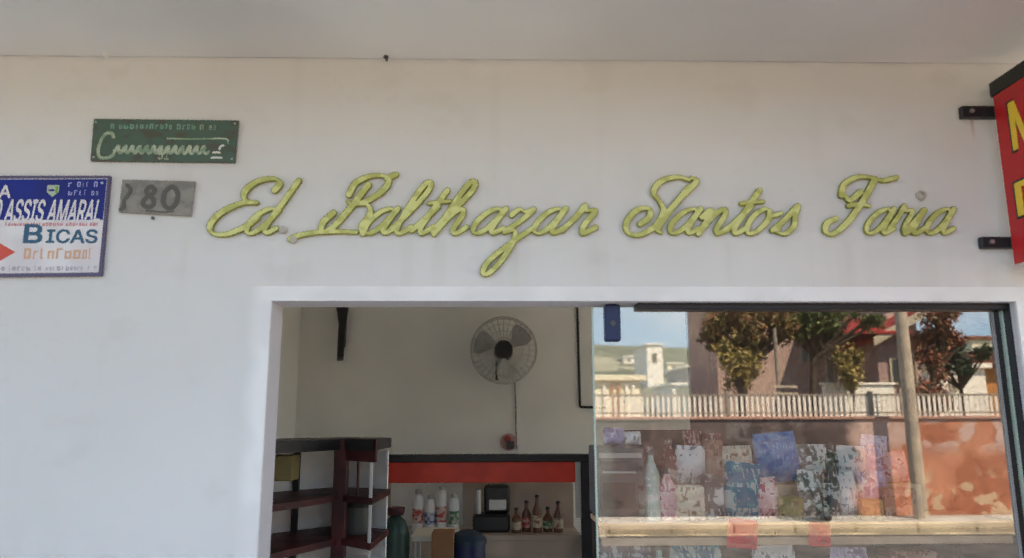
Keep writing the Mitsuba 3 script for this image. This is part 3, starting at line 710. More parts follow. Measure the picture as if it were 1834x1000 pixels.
# in front of the counter
q = at(785, 955, 2.75)
TB = thing('side_table', 'small table with pale cream top in front of the counter', 'table')
part(TB, 'tabletop', bx(q[0] - .17, q[0] + .14, 2.55, 2.95, q[2] - .03, q[2] + .012, .006), mat('cream_top', (.62, .57, .47), .5))
for s in (-.15, .12):
    for y in (2.58, 2.92):
        part(TB, 'leg', cyl((q[0] + s, y, .005), (q[0] + s, y, q[2] - .031), .016, 10), STEEL)
q = at(838, 1000, 2.45)
BN2 = thing('bin', 'navy blue round-topped bin standing before the counter', 'bin')
bz = at(838, 975, 2.45)[2]
part(BN2, 'body', lathe([(0, 0), (.095, 0), (.118, bz), (0, bz)], (q[0], q[1], .005), 24), NAVYP, smooth=30)
part(BN2, 'lid', lathe([(0, 0), (.125, 0), (.125, .025), (.10, .06), (.04, .085), (0, .09)], (q[0], q[1], .0065 + bz), 24), mat('bin_lid', (.012, .03, .05), .4), smooth=30)
q = at(790, 1000, 2.3)
cz = at(790, 952, 2.3)[2]
CX = thing('carton_stack', 'stack of orange-brown cartons beside the navy bin', 'cartons')
part(CX, 'carton', bx(q[0] - .085, q[0] + .09, 2.25, 2.43, .005, cz * .5, .004), CARTON)
part(CX, 'carton', bx(q[0] - .06, q[0] + .08, 2.26, 2.42, cz * .5 + .001, cz, .004), CARTON)
q = at(708, 950, 2.35)
GC = thing('gas_cylinder', 'dark green gas cylinder with maroon cap standing between rack and counter', 'gas cylinder')
gz = at(708, 925, 2.35)[2]
part(GC, 'body', lathe([(0, 0), (.085, 0), (.095, .03), (.095, gz - .12), (.07, gz - .04), (.03, gz), (0, gz)], (q[0], q[1], .005), 24), GREENP, smooth=40)
part(GC, 'cap', lathe([(0, 0), (.05, 0), (.06, .02), (.06, .05), (0, .05)], (q[0], q[1], .007 + gz), 18), MAROON, smooth=30)

# ------------------------------------------------------------------ across the street (mirrored in the glass)
WY = -10.6
wz = street(1400, 752, WY)[2]
RW = thing('retaining_wall', 'long retaining wall along the far pavement, grey, dark mauve and terracotta', 'wall')
part(RW, 'wall', bx(-16, 26, WY - .25, WY, -.14, wz, .01), RETAIN)
part(RW, 'coping', bx(-16, 26, WY - .29, WY + .04, wz + .001, wz + .06, .012), mat('coping', (.38, .22, .17), .8))
FE = thing('railing_fence', 'low metal railing of upright bars on top of the retaining wall', 'fence')
fz0, fz1 = wz + .061, street(1400, 706, WY - .1)[2]
part(FE, 'rail', bx(-16, 26, WY - .14, WY - .10, fz1 - .03, fz1), RAIL)
part(FE, 'rail', bx(-16, 26, WY - .135, WY - .105, fz0 + .05, fz0 + .075), RAIL)
bars = [bx(xx - .023, xx + .023, WY - .13, WY - .11, fz0, fz1 - .031) for xx in np.arange(-2, 14, .095)]
k = part(FE, 'bars', cat(*bars), RAILP); labels[k] = {'kind': 'stuff'}
for xx in np.arange(-14, 25, 2.6):
    part(FE, 'post', bx(xx - .035, xx + .035, WY - .155, WY - .085, fz0, fz1 + .05, .006), RAIL)
struct('terrace_ground', bx(-60, 60, -34, WY - .3, -.14, wz - .12), EARTH)
TG = wz - .12
# utility pole
p = street(1650, 930, -10.15)
UP_ = thing('utility_pole', 'tapered concrete utility pole on the far pavement', 'utility pole')
part(UP_, 'pole', cyl((p[0], -10.15, 0), (p[0] - .02, -10.15, 7.6), .118, 20, .085), CONC, smooth=40)
part(UP_, 'crossarm', bx(p[0] - .9, p[0] + .9, -10.04, -9.94, 6.9, 7.0, .01), CONC)
for s in (-.8, -.3, .3, .8):
    part(UP_, 'insulator', lathe([(0, 0), (.04, .0), (.055, .04), (.03, .08), (.04, .12), (0, .14)], (p[0] + s, -9.99, 7.001), 12), MAROON, smooth=30)


def house(name, label, x0, x1, yf, depth, z0, z1, m, roof=None, roof_m=TILE, wins=(), over=.35, rise=.9):
    h = thing(name, label, 'house')
    part(h, 'wall', bx(x0, x1, yf - depth, yf, z0, z1), m)
    if roof == 'gable':      # ridge along x
        ym = yf - depth / 2
        pr = Polygon([(yf + over, 0), (ym, rise), (yf - depth - over, 0), (yf - depth - over, .09), (ym, rise + .1), (yf + over, .09)])
        me = extr(pr, x1 - x0 + 2 * over); v = me.vertices.copy(); me.vertices = np.stack([x0 - over + v[:, 2], v[:, 0], z1 + .002 + v[:, 1]], 1)
        if me.volume < 0: me.invert()
        r = part(h, 'roof', me, roof_m)
        n = int((x1 - x0 + 2 * over) / .24)
        rows = [cyl((x0 - over + .12 + i * .24, yf + over + .01, z1 + .10), (x0 - over + .12 + i * .24, ym, z1 + rise + .11), .06, 6) for i in range(n)]
        kk = part(r, 'tile_rows', cat(*rows), roof_m); labels[kk] = {'kind': 'stuff'}
    elif roof == 'side_gable':   # ridge runs away from the street, so the gable end shows its slopes
        xm = (x0 + x1) / 2
        pr = Polygon([(x0 - over, 0), (xm, rise), (x1 + over, 0), (x1 + over, .14), (xm, rise + .15), (x0 - over, .14)])
        me = extr(pr, depth + .8); v = me.vertices.copy(); me.vertices = np.stack([v[:, 0], yf + .4 - v[:, 2], z1 + .002 + v[:, 1]], 1)
        if me.volume < 0: me.invert()
        part(h, 'roof', me, roof_m)
        g_ = extr(Polygon([(x0, 0), (xm, rise * .93), (x1, 0)]), .2); v = g_.vertices.copy(); g_.vertices = np.stack([v[:, 0], yf - .05 - v[:, 2], z1 + .001 + v[:, 1]], 1)
        if g_.volume < 0: g_.invert()
        part(h, 'gable_wall', g_, m)
        bb = extr(Polygon([(x0 - over - .02, -.06), (xm, rise - .06), (x1 + over + .02, -.06), (x1 + over + .02, .16), (xm, rise + .17), (x0 - over - .02, .16)]), .06); v = bb.vertices.copy()
        bb.vertices = np.stack([v[:, 0], yf + .465 - v[:, 2], z1 + v[:, 1]], 1)
        if bb.volume < 0: bb.invert()
        part(h, 'barge_board', bb, FASCIA)
    elif roof == 'flat':
        part(h, 'roof', bx(x0 - .15, x1 + .15, yf - depth - .15, yf + .15, z1 + .001, z1 + .14, .01), roof_m)
    for (a, b, c, d) in wins:
        f = part(h, 'window', bx(a, b, yf + .001, yf + .05, c, d, .008), FASCIA)
        part(f, 'pane', bx(a + .06, b - .06, yf + .051, yf + .056, c + .06, d - .06), WINDOW)
        part(f, 'mullion', bx((a + b) / 2 - .02, (a + b) / 2 + .02, yf + .0565, yf + .07, c + .06, d - .06), FASCIA)
    return h


def sp(px, py, y): return street(px, py, y)


# mauve house in the middle
y = -16.0
a_, b_ = sp(1287, 700, y), sp(1606, 625, y)
wn = []
for (l, t, r, bt) in [(1352, 622, 1376, 640), (1430, 625, 1462, 652), (1476, 640, 1496, 690), (1560, 650, 1596, 690)]:
    u, w = sp(l, t, y), sp(r, bt, y); wn.append((u[0], w[0], w[2], u[2]))
house('mauve_house', 'tall mauve rendered house behind the railing, left of the utility pole', a_[0], b_[0] + .4, y, 2.7, TG, sp(1400, 520, y)[2], MAUVE, 'flat', TILE, wn)
# red sheet-roofed porch building with rising pale barge board
y = -14.6
a_, b_ = sp(1545, 650, y), sp(1770, 600, y)
u1, u2 = sp(1590, 640, y), sp(1625, 690, y)
zl, zr = sp(1558, 616, y)[2], sp(1662, 556, y)[2]
xl, xr_ = sp(1558, 616, y)[0], sp(1662, 600, y)[0]
RH = house('red_roofed_house', 'low beige house with sloping dark red sheet roof behind the utility pole', xl + .15, xr_ - .25, y, 1.1, TG, zl, MAUVE, None, wins=[(u1[0], u2[0], u2[2], u1[2])])


def yz_prism(poly, y1, d):
    me = extr(poly, d); v = me.vertices.copy(); me.vertices = np.stack([v[:, 0], y1 - v[:, 2], v[:, 1]], 1)
    if me.volume < 0: me.invert()
    return me


part(RH, 'gable_wall', yz_prism(Polygon([(xl + .15, zl + .001), (xr_ - .25, zl + .001), (xr_ - .25, zr - .2), (xl + .15, zl + .05)]), y - .02, 1.0), MAUVE)
part(RH, 'roof', yz_prism(Polygon([(xl - .05, zl), (xr_, zr), (xr_, zr + .08), (xl - .05, zl + .08)]), y + .3, 1.7), REDTIN)
part(RH, 'barge_board', yz_prism(Polygon([(xl - .08, zl - .08), (xr_ + .02, zr - .08), (xr_ + .02, zr + .12), (xl - .08, zl + .12)]), y + .37, .06), FASCIA)
AW = thing('red_awning', 'dark red sheet awning projecting from the mauve house', 'awning')
q0, q1 = sp(1470, 600, -14.9), sp(1606, 572, -14.9)
me = extr(Polygon([(-14.2, q0[2] - .05), (-15.95, q1[2] + .12), (-15.95, q1[2] + .18), (-14.2, q0[2] + .01)]), q1[0] - q0[0]); v = me.vertices.copy(); me.vertices = np.stack([q0[0] + v[:, 2], v[:, 0], v[:, 1]], 1)
if me.volume < 0: me.invert()
part(AW, 'sheet', me, REDTIN)
for xx in (q0[0] + .05, q1[0] - .05):
    part(AW, 'support', cyl((xx, -14.25, TG), (xx, -14.25, q0[2] - .06), .03, 8), RAIL)
# cream wall house with ribs at the left
y = -17.0
a_, b_ = sp(1055, 724, y), sp(1146, 682, y)
hc = house('cream_house', 'low pale cream house with ribbed front beyond the railing', a_[0] - 1.5, b_[0], y, 5, TG, b_[2], CREAM, 'flat', CREAM, [])
for px in (1082, 1096, 1108, 1122, 1134):
    q = sp(px, 700, y)
    part(hc, 'rib', bx(q[0] - .035, q[0] + .035, y + .001, y + .06, TG, b_[2] - .05), WHITEW if px % 4 else OCHRE)
# white house at right with ochre wing
y = -19.0
a_, b_ = sp(1678, 706, y), sp(1763, 660, y)
u1, u2 = sp(1698, 676, y), sp(1716, 700, y)
house('white_house', 'bright white house seen under the dark tree, right of the pole', a_[0], b_[0], y, 5, TG, b_[2], WHITEW, 'flat', WHITEW, [(u1[0], u2[0], u2[2], u1[2])])
y = -20.5
a_, b_ = sp(1758, 706, y), sp(1850, 655, y)
house('ochre_house', 'ochre orange house wing at the right end of the street', a_[0], b_[0] + 3, y, 5, TG, b_[2], OCHRE, 'gable', TILE, [], rise=.5)
y = -30.0
a_, b_ = sp(1745, 660, y), sp(1795, 608, y)
u1, u2 = sp(1782, 618, y), sp(1790, 632, y)
house('cream_upper_house', 'pale yellow two storey house standing behind the ochre house', a_[0], b_[0] + .5, y, 6, TG, b_[2], CREAM, 'flat', TILE, [(u1[0], u2[0], u2[2], u1[2])])
# houses on the hill at the left
for i, (l, r, t, bt, y, m, lab) in enumerate([(1160, 1186, 618, 676, -62, WHITEW, 'tall narrow white house on the grey-green hillside'), (1232, 1290, 658, 690, -48, GREYR, 'grey hillside house with long pale roof edge'), (1262, 1286, 688, 720, -36, CREAM, 'small cream hut at the foot of the hill'), (1196, 1222, 652, 668, -70, CREAM, 'low cream house beside the tall white house on the hillside'), (1118, 1136, 640, 655, -80, WHITEW, 'tiny white house high on the left of the hillside'), (1205, 1228, 690, 705, -44, WHITEW, 'small white shed low on the hillside above the railing')]):
    a_, b_ = sp(l, bt, y), sp(r, t, y)
    ww = [(a_[0] + (b_[0] - a_[0]) * .3, a_[0] + (b_[0] - a_[0]) * .65, a_[2] + (b_[2] - a_[2]) * .45, a_[2] + (b_[2] - a_[2]) * .75)]
    house('hillside_house', lab, a_[0], b_[0], y, 6, a_[2] - 4, b_[2], m, 'flat', WHITEW, ww)

# hills
gx, gy = np.meshgrid(np.linspace(-260, 330, 150), np.linspace(-340, -33, 80), indexing='ij')
dd = np.clip((-33 - gy) / 90, 0, 1)
lift = 13.5 * (dd * dd * (3 - 2 * dd)) + 20 * np.clip((-130 - gy) / 200, 0, 1)
xx = gx / np.maximum(-gy, 30)
shape = .75 + .35 * np.sin(gx * .018 + 1.0) + .5 * meshkit.fbm(np.stack([gx, gy, gx * 0], -1) * .018, 4)
gz = TG - .3 + lift * shape * .66
V = np.stack([gx, gy, gz], -1).reshape(-1, 3)
i, j = np.meshgrid(np.arange(149), np.arange(79), indexing='ij'); n = 80
Fq = np.stack([i * n + j, (i + 1) * n + j, (i + 1) * n + j + 1, i * n + j + 1], -1).reshape(-1, 4)
hm = trimesh.Trimesh(V, np.vstack([Fq[:, [0, 2, 1]], Fq[:, [0, 3, 2]]]), process=False)
if hm.face_normals[:, 2].mean() < 0: hm.invert()
struct('hill', hm, HILL, smooth=True)


def leaves(centers, radii, n, size, cols, seed):
    r = np.random.default_rng(seed)
    cs, rs = np.array(centers), np.array(radii)
    w = (rs ** 2); pick = r.choice(len(cs), n, p=w / w.sum())
    d = r.normal(size=(n, 3)); d /= np.linalg.norm(d, axis=1, keepdims=True)
    p = cs[pick] + d * (rs[pick] * (.15 + 1.25 * r.random(n) ** 1.1))[:, None]
    u = r.normal(size=(n, 3)); u /= np.linalg.norm(u, axis=1, keepdims=True)
    t = np.cross(u, d + .6 * r.normal(size=(n, 3))); t /= np.linalg.norm(t, axis=1, keepdims=True)
    s = size * (.6 + .8 * r.random(n))[:, None]
    v = np.stack([p - u * s, p + t * s * .5, p + u * s, p - t * s * .5], 1).reshape(-1, 3)
    k = np.arange(n)[:, None] * 4
    f = np.vstack([k + [0, 1, 2], k + [0, 2, 3]])
    tone = np.array(cols)[r.integers(len(cols), size=n)] * (.75 + .5 * r.random((n, 1)))
    return trimesh.Trimesh(v, f, process=False), np.repeat(tone, 4, axis=0)


def tree(name, label, base, cpx, y, cols, n=2600, size=.10, trunk=.09, seed=1, cat_='tree'):
    """crown clumps given as (pixel x, pixel y, radius in m) at depth y with scatter; trunk with limbs to the clumps"""
    t = thing(name, label, cat_)
    r = np.random.default_rng(seed)
    cs, rs = [], []
    for (px, py, rad) in cpx:
        c = sp(px, py, y); c[1] += (r.random() - .5) * .9; cs.append(c); rs.append(rad * .8)
        for _ in range(4):
            dv = r.normal(size=3); dv /= np.linalg.norm(dv); cs.append(c + dv * rad * (.7 + .5 * r.random())); rs.append(rad * (.28 + .25 * r.random()))
    b = sp(base[0], base[1], y); b[2] = base[2]
    cen = np.mean(cs, axis=0); fork = b * .55 + cen * .45; fork[2] = b[2] + (min(c[2] for c in cs) - b[2]) * .8
    fork += [r.normal() * .06, r.normal() * .06, 0]
    part(t, 'trunk', cat(cyl(b, fork, trunk, 10, trunk * .7)), BARK, smooth=40)
    lim = [cyl(fork - [0, 0, .1], c, trunk * .5, 7, trunk * .15) for c in cs]
    part(t, 'limbs', cat(*lim), BARK, smooth=40)
    me, col = leaves(cs, rs, int(n * 1.8), size * .74, cols, seed)
    part(t, 'crown', me, LEAF, color=col)


G1 = [(.22, .19, .07), (.13, .13, .045), (.30, .20, .09), (.26, .12, .07)]
G2 = [(.09, .13, .045), (.05, .08, .03), (.15, .17, .06)]
GY = [(.26, .20, .05), (.18, .15, .04), (.32, .24, .08)]
GR = [(.26, .08, .05), (.17, .06, .04), (.32, .13, .07), (.13, .11, .05)]
GD = [(.035, .06, .035), (.02, .04, .02), (.06, .08, .05)]
tree('broad_tree', 'brownish green broad tree left of the mauve house', (1325, 700, TG), [(1300, 572, .36), (1330, 598, .34), (1345, 560, .42), (1385, 588, .36), (1300, 612, .26), (1375, 556, .46), (1325, 548, .46), (1285, 590, .3), (1400, 600, .26), (1290, 556, .4)], -13.4, G1, 3800, .075, .11, 3)
tree('green_tree', 'deep green tree overhanging the roof of the mauve house', (1450, 700, TG), [(1425, 578, .34), (1465, 562, .38), (1422, 556, .36), (1490, 580, .32), (1450, 594, .28), (1515, 560, .32), (1540, 580, .26)], -13.6, G2, 2600, .075, .09, 4)
tree('yellow_bush', 'yellowish bush before the mauve house, left of the slender lamp post', (1325, 700, TG), [(1318, 655, .38), (1345, 648, .33), (1330, 675, .3)], -12.6, GY, 1300, .07, .05, 5, 'bush')
tree('yellow_bush', 'yellow ochre bush by the red awning', (1520, 700, TG), [(1516, 640, .28), (1522, 662, .28), (1512, 680, .22)], -12.8, GY, 1000, .07, .05, 6, 'bush')
tree('red_tree', 'reddish leaved tree just right of the utility pole', (1670, 720, TG), [(1672, 575, .36), (1684, 610, .36), (1655, 636, .30), (1704, 612, .26), (1682, 556, .30), (1718, 605, .2)], -13.0, GR, 2600, .07, .09, 7)
tree('dark_tree', 'dark green drooping tree in front of the white house', (1725, 720, TG), [(1722, 640, .30), (1702, 652, .24), (1742, 632, .20), (1725, 660, .2), (1708, 664, .16)], -13.8, GD, 1500, .065, .06, 8)
tree('small_shrub', 'olive shrub against the railing beyond the terracotta wall', (1650, 720, TG), [(1655, 705, .3), (1668, 715, .25), (1640, 715, .25)], -11.6, GR, 900, .06, .03, 9, 'bush')
# street sapling before the mural
tree('sapling', 'thin young street tree with sparse leaves before the retaining wall', (1487, 950, 0), [(1470, 830, .20), (1490, 815, .20), (1455, 862, .20), (1478, 870, .18), (1502, 845, .16), (1460, 905, .14), (1495, 935, .12)], -9.95, GD + [(.09, .10, .07)], 520, .055, .035, 10)
# slender lamp post
q = sp(1397, 740, -11.4)
LP = thing('lamp_post', 'slender dark post with two short crossbars behind the railing', 'post')
part(LP, 'pole', cyl((q[0], -11.4, TG), (q[0], -11.4, sp(1397, 588, -11.4)[2]), .035, 10), RAIL, smooth=40)
for py in (693, 706):
    z = sp(1400, py, -11.4)[2]
    part(LP, 'crossbar', bx(q[0] - .12, q[0] + .34, -11.36, -11.33, z - .025, z + .025), CONC)
# white car-height wall piece beyond the railing
q0, q1 = sp(1478, 712, -13.0), sp(1600, 690, -13.0)
LWL = thing('low_white_wall', 'low white garden wall before the mauve house', 'wall')
part(LWL, 'wall', bx(q0[0], q1[0], -13.15, -13.0, TG, q1[2]), WHITEW)
part(LWL, 'coping', bx(q0[0] - .03, q1[0] + .03, -13.19, -12.96, q1[2] + .001, q1[2] + .05, .01), WHITEW)
# ------------------------------------------------------------------ display shelf behind the glass, with its goods
DS = thing('display_shelf', 'wooden display shelving with added dark back board standing behind the glass panel', 'shelf')
DY0, DY1 = .30, .66
dx0, dx1 = at(1078, 950, DY0)[0], at(1815, 950, DY0)[0]
zS = at(1400, 937, DY0)[2]
WOOD = mat('shelf_wood', mottled((.60, .46, .30), (.48, .35, .22), 9), .5)
DARKB = mat('added_board_dark', mottled((.05, .036, .03), (.03, .022, .02), 4), .6)
part(DS, 'shelf', bx(dx0, dx1, DY0, DY1, zS - .022, zS, .004), WOOD)
part(DS, 'price_rail', bx(dx0, dx1, DY0 + .01, DY0 + .02, zS - .085, zS - .055, .002), WOOD)
part(DS, 'shelf', bx(dx0, dx1, DY0 + .03, DY1, .80, .822, .004), WOOD)
part(DS, 'shelf', bx(dx0, dx1, DY0 + .03, DY1, .40, .422, .004), WOOD)
part(DS, 'added_back_board', bx(at(1240, 800, DY1)[0], at(1850, 800, DY1)[0], DY1 + .001, DY1 + .02, .005, ZT + .14), DARKB)  # invented board: hides the bright back wall so the glass looks dark
part(DS, 'added_lower_board', bx(at(1082, 800, DY1)[0], at(1240, 800, DY1)[0] - .002, DY1 + .001, DY1 + .02, .005, zS + .36), DARKB)  # lower stretch of the same added backing, darkens behind the goods
for xx in (dx0 + .02, (dx0 + dx1) / 2, dx1 - .02):
    part(DS, 'upright', bx(xx - .015, xx + .015, DY1 - .04, DY1 - .002, .005, zS - .023), DARKB)
zR = at(1400, 868, .5)[2]
part(DS, 'riser', bx(at(1160, 868, .46)[0], at(1650, 868, .46)[0], .46, DY1 - .002, zS + .001, zR, .003), WOOD)


def packmat(name, a, b, c, s, seed):
    """printed film or card: bands and blotches of three inks"""
    def f(p, n, uv):
        t = fbm(p.x * s * 1.6 + seed, p.z * s * 2.0, seed * 1.7, 4)
        q = mix(a, b, smoothstep(.50, .54, t))
        ln = smoothstep(.62, .66, noise(p.x * 160 + seed, p.z * 45, seed)) * smoothstep(.45, .5, noise(p.z * 70, seed, p.x * 6))
        return mix(q, c, dr.maximum(smoothstep(.60, .64, t), ln * .8))
    return mat(name, proc(f), .4)


PK = {'white': packmat('print_white', (.90, .89, .88), (.80, .80, .83), (.22, .24, .28), 16, 1.),
      'blue': packmat('print_blue', (.03, .17, .50), (.06, .26, .58), (.10, .3, .6), 13, 2.),
      'teal': packmat('print_teal', (.01, .17, .30), (.04, .30, .38), (.5, .6, .6), 13, 3.),
      'lavender': packmat('print_lavender', (.50, .48, .74), (.76, .74, .86), (.30, .24, .42), 14, 4.),
      'pink': packmat('print_pink', (.72, .46, .48), (.78, .64, .62), (.45, .10, .16), 15, 5.),
      'olive': packmat('print_olive', (.34, .28, .10), (.46, .38, .16), (.16, .12, .06), 13, 6.),
      'maroon': packmat('print_maroon', (.12, .02, .03), (.20, .04, .05), (.5, .42, .36), 14, 7.),
      'cream': packmat('print_cream', (.76, .70, .56), (.62, .55, .42), (.25, .15, .08), 18, 8.),
      'grey': packmat('print_grey', (.05, .055, .06), (.12, .125, .13), (.6, .6, .6), 14, 9.),
      'red': packmat('print_red', (.72, .012, .03), (.62, .012, .03), (.5, .02, .04), 14, 10.),
      'navy': packmat('print_navy', (.015, .018, .06), (.03, .035, .09), (.4, .42, .45), 14, 11.),
      'brown': packmat('print_brown', (.36, .20, .15), (.46, .29, .22), (.2, .08, .05), 14, 12.),
      'speckled': packmat('print_speckled', (.84, .85, .82), (.26, .27, .25), (.10, .11, .10), 30, 13.),
      'mint': packmat('print_mint', (.42, .58, .52), (.52, .66, .60), (.8, .82, .78), 9, 14.)}


def pillow(x0, x1, z0, z1, yc, d, seed):
    """a filled film packet: swollen in the middle, pressed flat and crimped along its top and bottom seams"""
    r = np.random.default_rng(seed); U, W = np.meshgrid(np.linspace(0, 1, 13), np.linspace(0, 1, 17), indexing='ij')
    prof = (np.sin(np.pi * U) ** .55) * np.clip(np.sin(np.pi * np.clip((W - .06) / .86, 0, 1)), 0, 1) ** .5
    wob = .18 * (meshkit.fbm(np.stack([U * 4 + seed, W * 4, U * 0], -1), 3) - .5)
    xs = x0 + (x1 - x0) * (U + .04 * np.sin(W * 7 + seed) * (1 - np.abs(2 * U - 1)))
    xs += (x1 - x0) * .05 * np.where(W > .93, 1, 0) * (2 * U - 1) * -.5
    zs = z0 + (z1 - z0) * W
    t = d / 2 * np.clip(prof * (1 + wob), 0, 2) + .0015
    crimp = np.where((W > .92) | (W < .05), .0012 * np.sin(U * 60), 0)
    f = np.stack([xs, yc - t + crimp, zs], -1).reshape(-1, 3); b = np.stack([xs, yc + t + crimp, zs], -1).reshape(-1, 3)
    n, m = 13, 17
    i, j = np.meshgrid(np.arange(n - 1), np.arange(m - 1), indexing='ij')
    q = np.stack([i * m + j, (i + 1) * m + j, (i + 1) * m + j + 1, i * m + j + 1], -1).reshape(-1, 4)
    F = np.vstack([q[:, [0, 1, 2]], q[:, [0, 2, 3]]]); N = n * m
    ring = [k * m for k in range(n)] + [(n - 1) * m + k for k in range(1, m)] + [k * m + m - 1 for k in range(n - 2, -1, -1)] + [k for k in range(m - 2, 0, -1)]
    side = []
    for a, c in zip(ring, ring[1:] + ring[:1]): side += [[a, a + N, c + N], [a, c + N, c]]
    me = trimesh.Trimesh(np.vstack([f, b]), np.vstack([F, F[:, ::-1] + N, side]), process=False)
    if me.volume < 0: me.invert()
    tilt, turn = (r.random() - .5) * .26, (r.random() - .5) * .5
    c = np.array([(x0 + x1) / 2, yc, z0])
    me.apply_transform(trimesh.transformations.rotation_matrix(turn, [0, 0, 1], c))
    me.apply_transform(trimesh.transformations.rotation_matrix(tilt, [0, 1, 0], c))
    me.apply_translation((0, 0, z0 - me.vertices[:, 2].min()))
    return me


def hash_(t):
    return (sum(ord(c) * (i + 3) for i, c in enumerate(t)) % 97) / 97.0


def good(kind, l, t, rr, bt, yc, d, col, label, catg, base=None, seed=1):
    """one article whose front the photograph shows between pixels (l, t) and (rr, bt)"""
    p, q = at(l, bt, yc - d / 2), at(rr, t, yc - d / 2)
    x0, x1, z1 = p[0], q[0], q[2]
    z0 = p[2] if base is None else base + .0015
    m = PK[col]
    if kind == 'packet':
        return solo('packet', pillow(x0, x1, z0, z1, yc, d, seed), m, label, catg, smooth=True)
    k = thing({'box': 'carton_box', 'bottle': 'bottle', 'jar': 'jar', 'tin': 'tin'}[kind], label, catg)
    if kind == 'box':
        rot = trimesh.transformations.rotation_matrix((hash_(label) - .5) * .4, [0, 0, 1], ((x0 + x1) / 2, yc, 0))
        part(k, 'body', bx(x0, x1, yc - d / 2, yc + d / 2, z0, z1, .003).apply_transform(rot), m)
        part(k, 'flap', bx(x0 + .006, x1 - .006, yc - d / 2 + .006, yc + d / 2 - .006, z1 + .0002, z1 + .003, .001).apply_transform(rot), m)
    else:
        w = (x1 - x0) / 2; h = z1 - z0; c = ((x0 + x1) / 2, yc, z0)
        if kind == 'bottle':
            part(k, 'body', lathe([(0, 0), (w * .9, 0), (w, .006), (w, h * .62), (w * .4, h * .80), (w * .36, h * .88), (0, h * .88)], c, 24), m, smooth=30)
            part(k, 'cap', lathe([(0, h * .881), (w * .45, h * .881), (w * .45, h), (0, h)], c, 18), PK['grey'], smooth=30)
        else:
            part(k, 'body', lathe([(0, 0), (w * .95, 0), (w, .006), (w, h * .82), (w * .85, h * .86), (0, h * .86)], c, 24), m, smooth=30)
            part(k, 'lid', lathe([(0, h * .861), (w * .92, h * .861), (w * .92, h), (0, h)], c, 24), PK['maroon'], smooth=30)
    return k


# grey bench oven at the left end
p, q = at(1070, 915, .36), at(1153, 800, .36)
OV = thing('bench_oven', 'grey bench oven with dark door window at the left end of the display shelf', 'oven')
GREYM = mat('oven_grey', (.12, .125, .135), .4, .2)
part(OV, 'body', bx(p[0], q[0], .36, .62, zS + .012, q[2], .008), GREYM)
hh = q[2] - zS
part(OV, 'door', bx(p[0] + .012, q[0] - .03, .350, .359, zS + .02, zS + hh * .80, .004), DKGREY)
part(OV, 'window', bx(p[0] + .022, q[0] - .042, .3455, .3495, zS + .05, zS + hh * .52), WINDOW)
part(OV, 'handle', cat(cyl((p[0] + .02, .335, zS + hh * .66), (q[0] - .04, .335, zS + hh * .66), .007, 10), cyl((p[0] + .03, .335, zS + hh * .66), (p[0] + .03, .352, zS + hh * .66), .005, 8), cyl((q[0] - .05, .335, zS + hh * .66), (q[0] - .05, .352, zS + hh * .66), .005, 8)), STEEL, smooth=40)
part(OV, 'trim', bx(p[0] + .01, q[0] - .01, .352, .3595, zS + hh * .84, zS + hh * .92, .002), STEEL)
for a in (.2, .45, .7):
    part(OV, 'knob', cyl((q[0] - .016, .359, zS + hh * a), (q[0] - .016, .345, zS + hh * a), .009, 12), BLACKP)
for xx in (p[0] + .02, q[0] - .02):
    for yy in (.38, .6): part(OV, 'foot', cyl((xx, yy, zS + .0005), (xx, yy, zS + .0125), .01, 8), BLACKP)
topz = q[2]
good('packet', 1082, 768, 1118, 800, .47, .07, 'lavender', 'lavender white packet lying on the grey oven, left one', 'packet', topz, 21)
good('packet', 1116, 774, 1150, 800, .49, .06, 'white', 'white packet on the grey oven, right one', 'packet', topz, 22)
good('bottle', 1156, 800, 1181, 930, .40, .05, 'mint', 'tall pale mint bottle right beside the grey oven', 'bottle', zS)
# back row, on the riser
good('bottle', 1188, 786, 1214, 868, .54, .06, 'maroon', 'dark maroon bottle at the left end of the raised back row', 'bottle', zR)
good('packet', 1212, 800, 1264, 868, .53, .07, 'white', 'large white printed packet in the back row beside the maroon bottle', 'packet', zR, 23)
good('jar', 1228, 772, 1262, 868, .60, .07, 'maroon', 'maroon lidded jar rising behind the large white packet', 'jar', zR)
good('jar', 1266, 776, 1296, 868, .56, .06, 'brown', 'brown jar with dark maroon lid in the back row', 'jar', zR)
good('packet', 1298, 800, 1352, 868, .54, .07, 'cream', 'cream packet in the back row left of the blue packet', 'packet', zR, 24)
good('packet', 1366, 778, 1434, 866, .53, .08, 'blue', 'big bright blue packet in the middle of the back row', 'packet', zR, 25)
good('packet', 1432, 796, 1484, 868, .53, .07, 'speckled', 'speckled grey and white packet right of the big blue packet', 'packet', zR, 26)
good('bottle', 1482, 792, 1504, 868, .55, .05, 'grey', 'slim dark grey bottle in the back row', 'bottle', zR)
good('packet', 1506, 800, 1552, 868, .53, .07, 'white', 'white packet in the back row next to the slim dark bottle', 'packet', zR, 27)
good('packet', 1545, 782, 1592, 866, .56, .07, 'lavender', 'lavender packet near the right end of the back row', 'packet', zR, 28)
good('packet', 1592, 812, 1632, 868, .54, .06, 'pink', 'pink packet at the right end of the back row', 'packet', zR, 29)
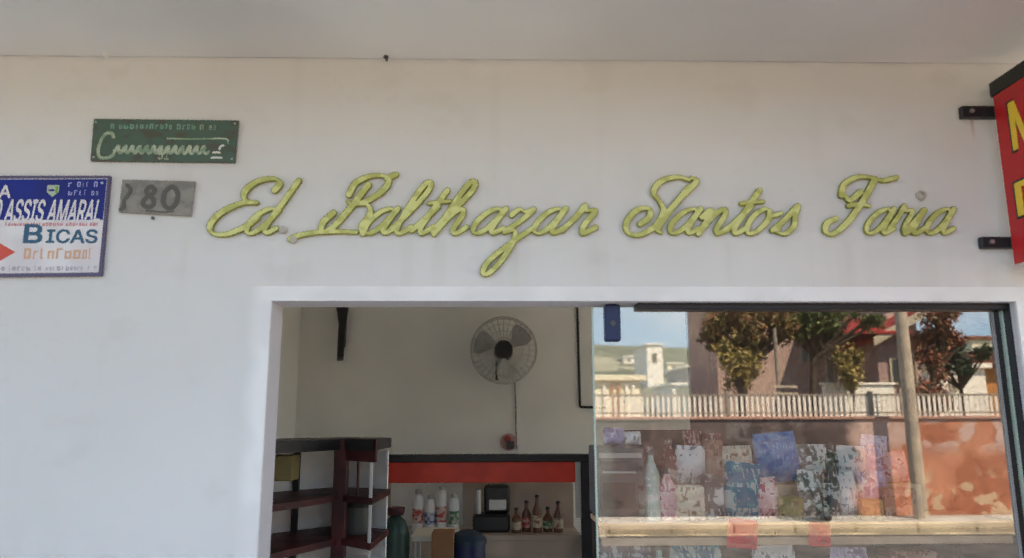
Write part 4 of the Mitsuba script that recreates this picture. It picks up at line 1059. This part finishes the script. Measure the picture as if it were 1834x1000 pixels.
# front row, on the shelf
good('bottle', 1184, 838, 1212, 930, .40, .06, 'pink', 'pinkish red bottle in the front row near the mint bottle', 'bottle', zS)
good('box', 1212, 872, 1262, 930, .41, .07, 'cream', 'cream printed box at the left of the front row', 'box', zS)
good('box', 1262, 852, 1296, 930, .42, .06, 'grey', 'dark grey box in the front row', 'box', zS)
good('packet', 1300, 832, 1356, 930, .40, .07, 'teal', 'deep teal packet in the front row', 'packet', zS, 31)
good('packet', 1358, 858, 1400, 930, .40, .06, 'pink', 'pale pink packet with red print in the front row', 'packet', zS, 32)
good('box', 1400, 892, 1440, 930, .40, .08, 'olive', 'low olive box in the middle of the front row', 'box', zS)
good('packet', 1438, 842, 1480, 930, .41, .06, 'speckled', 'tall speckled packet in the front row before the slim bottles', 'packet', zS, 33)
good('bottle', 1483, 822, 1503, 945, .37, .045, 'grey', 'slim black bottle at the front edge of the shelf', 'bottle', zS)
good('packet', 1506, 850, 1546, 930, .40, .06, 'white', 'small white packet in the front row right of the slim bottles', 'packet', zS, 34)
good('box', 1544, 896, 1582, 930, .39, .07, 'olive', 'small olive yellow box near the right end of the front row', 'box', zS)
good('packet', 1546, 846, 1592, 894, .45, .05, 'lavender', 'lavender packet standing behind the small olive yellow box', 'packet', zS, 35)
good('box', 1590, 876, 1642, 930, .40, .08, 'brown', 'pinkish brown box at the right end of the front row', 'box', zS)
# red packets hung on the front of the shelf
good('packet', 1303, 934, 1357, 988, .275, .045, 'red', 'larger bright red packet hung on the shelf edge', 'packet', None, 41)
good('packet', 1452, 938, 1488, 982, .278, .04, 'red', 'smaller red packet hung on the shelf edge', 'packet', None, 42)
# lower shelf, only their tops in view
good('box', 1078, 972, 1122, 1100, .45, .10, 'navy', 'navy box on the lower shelf at far left', 'box', .822)
good('box', 1124, 966, 1168, 1100, .46, .10, 'navy', 'second navy box on the lower shelf', 'box', .822)
good('bottle', 1172, 968, 1196, 1100, .44, .06, 'mint', 'mint bottle on the lower shelf', 'bottle', .822)
good('packet', 1204, 976, 1290, 1100, .45, .09, 'teal', 'wide teal and white packet on the lower shelf', 'packet', .822, 43)
good('packet', 1372, 982, 1440, 1100, .45, .09, 'white', 'white packet on the lower shelf between the red packets', 'packet', .822, 44)
good('packet', 1500, 984, 1560, 1100, .45, .09, 'lavender', 'lavender packet on the lower shelf', 'packet', .822, 45)
good('box', 1600, 988, 1680, 1100, .45, .10, 'brown', 'brown box on the lower shelf at right', 'box', .822)
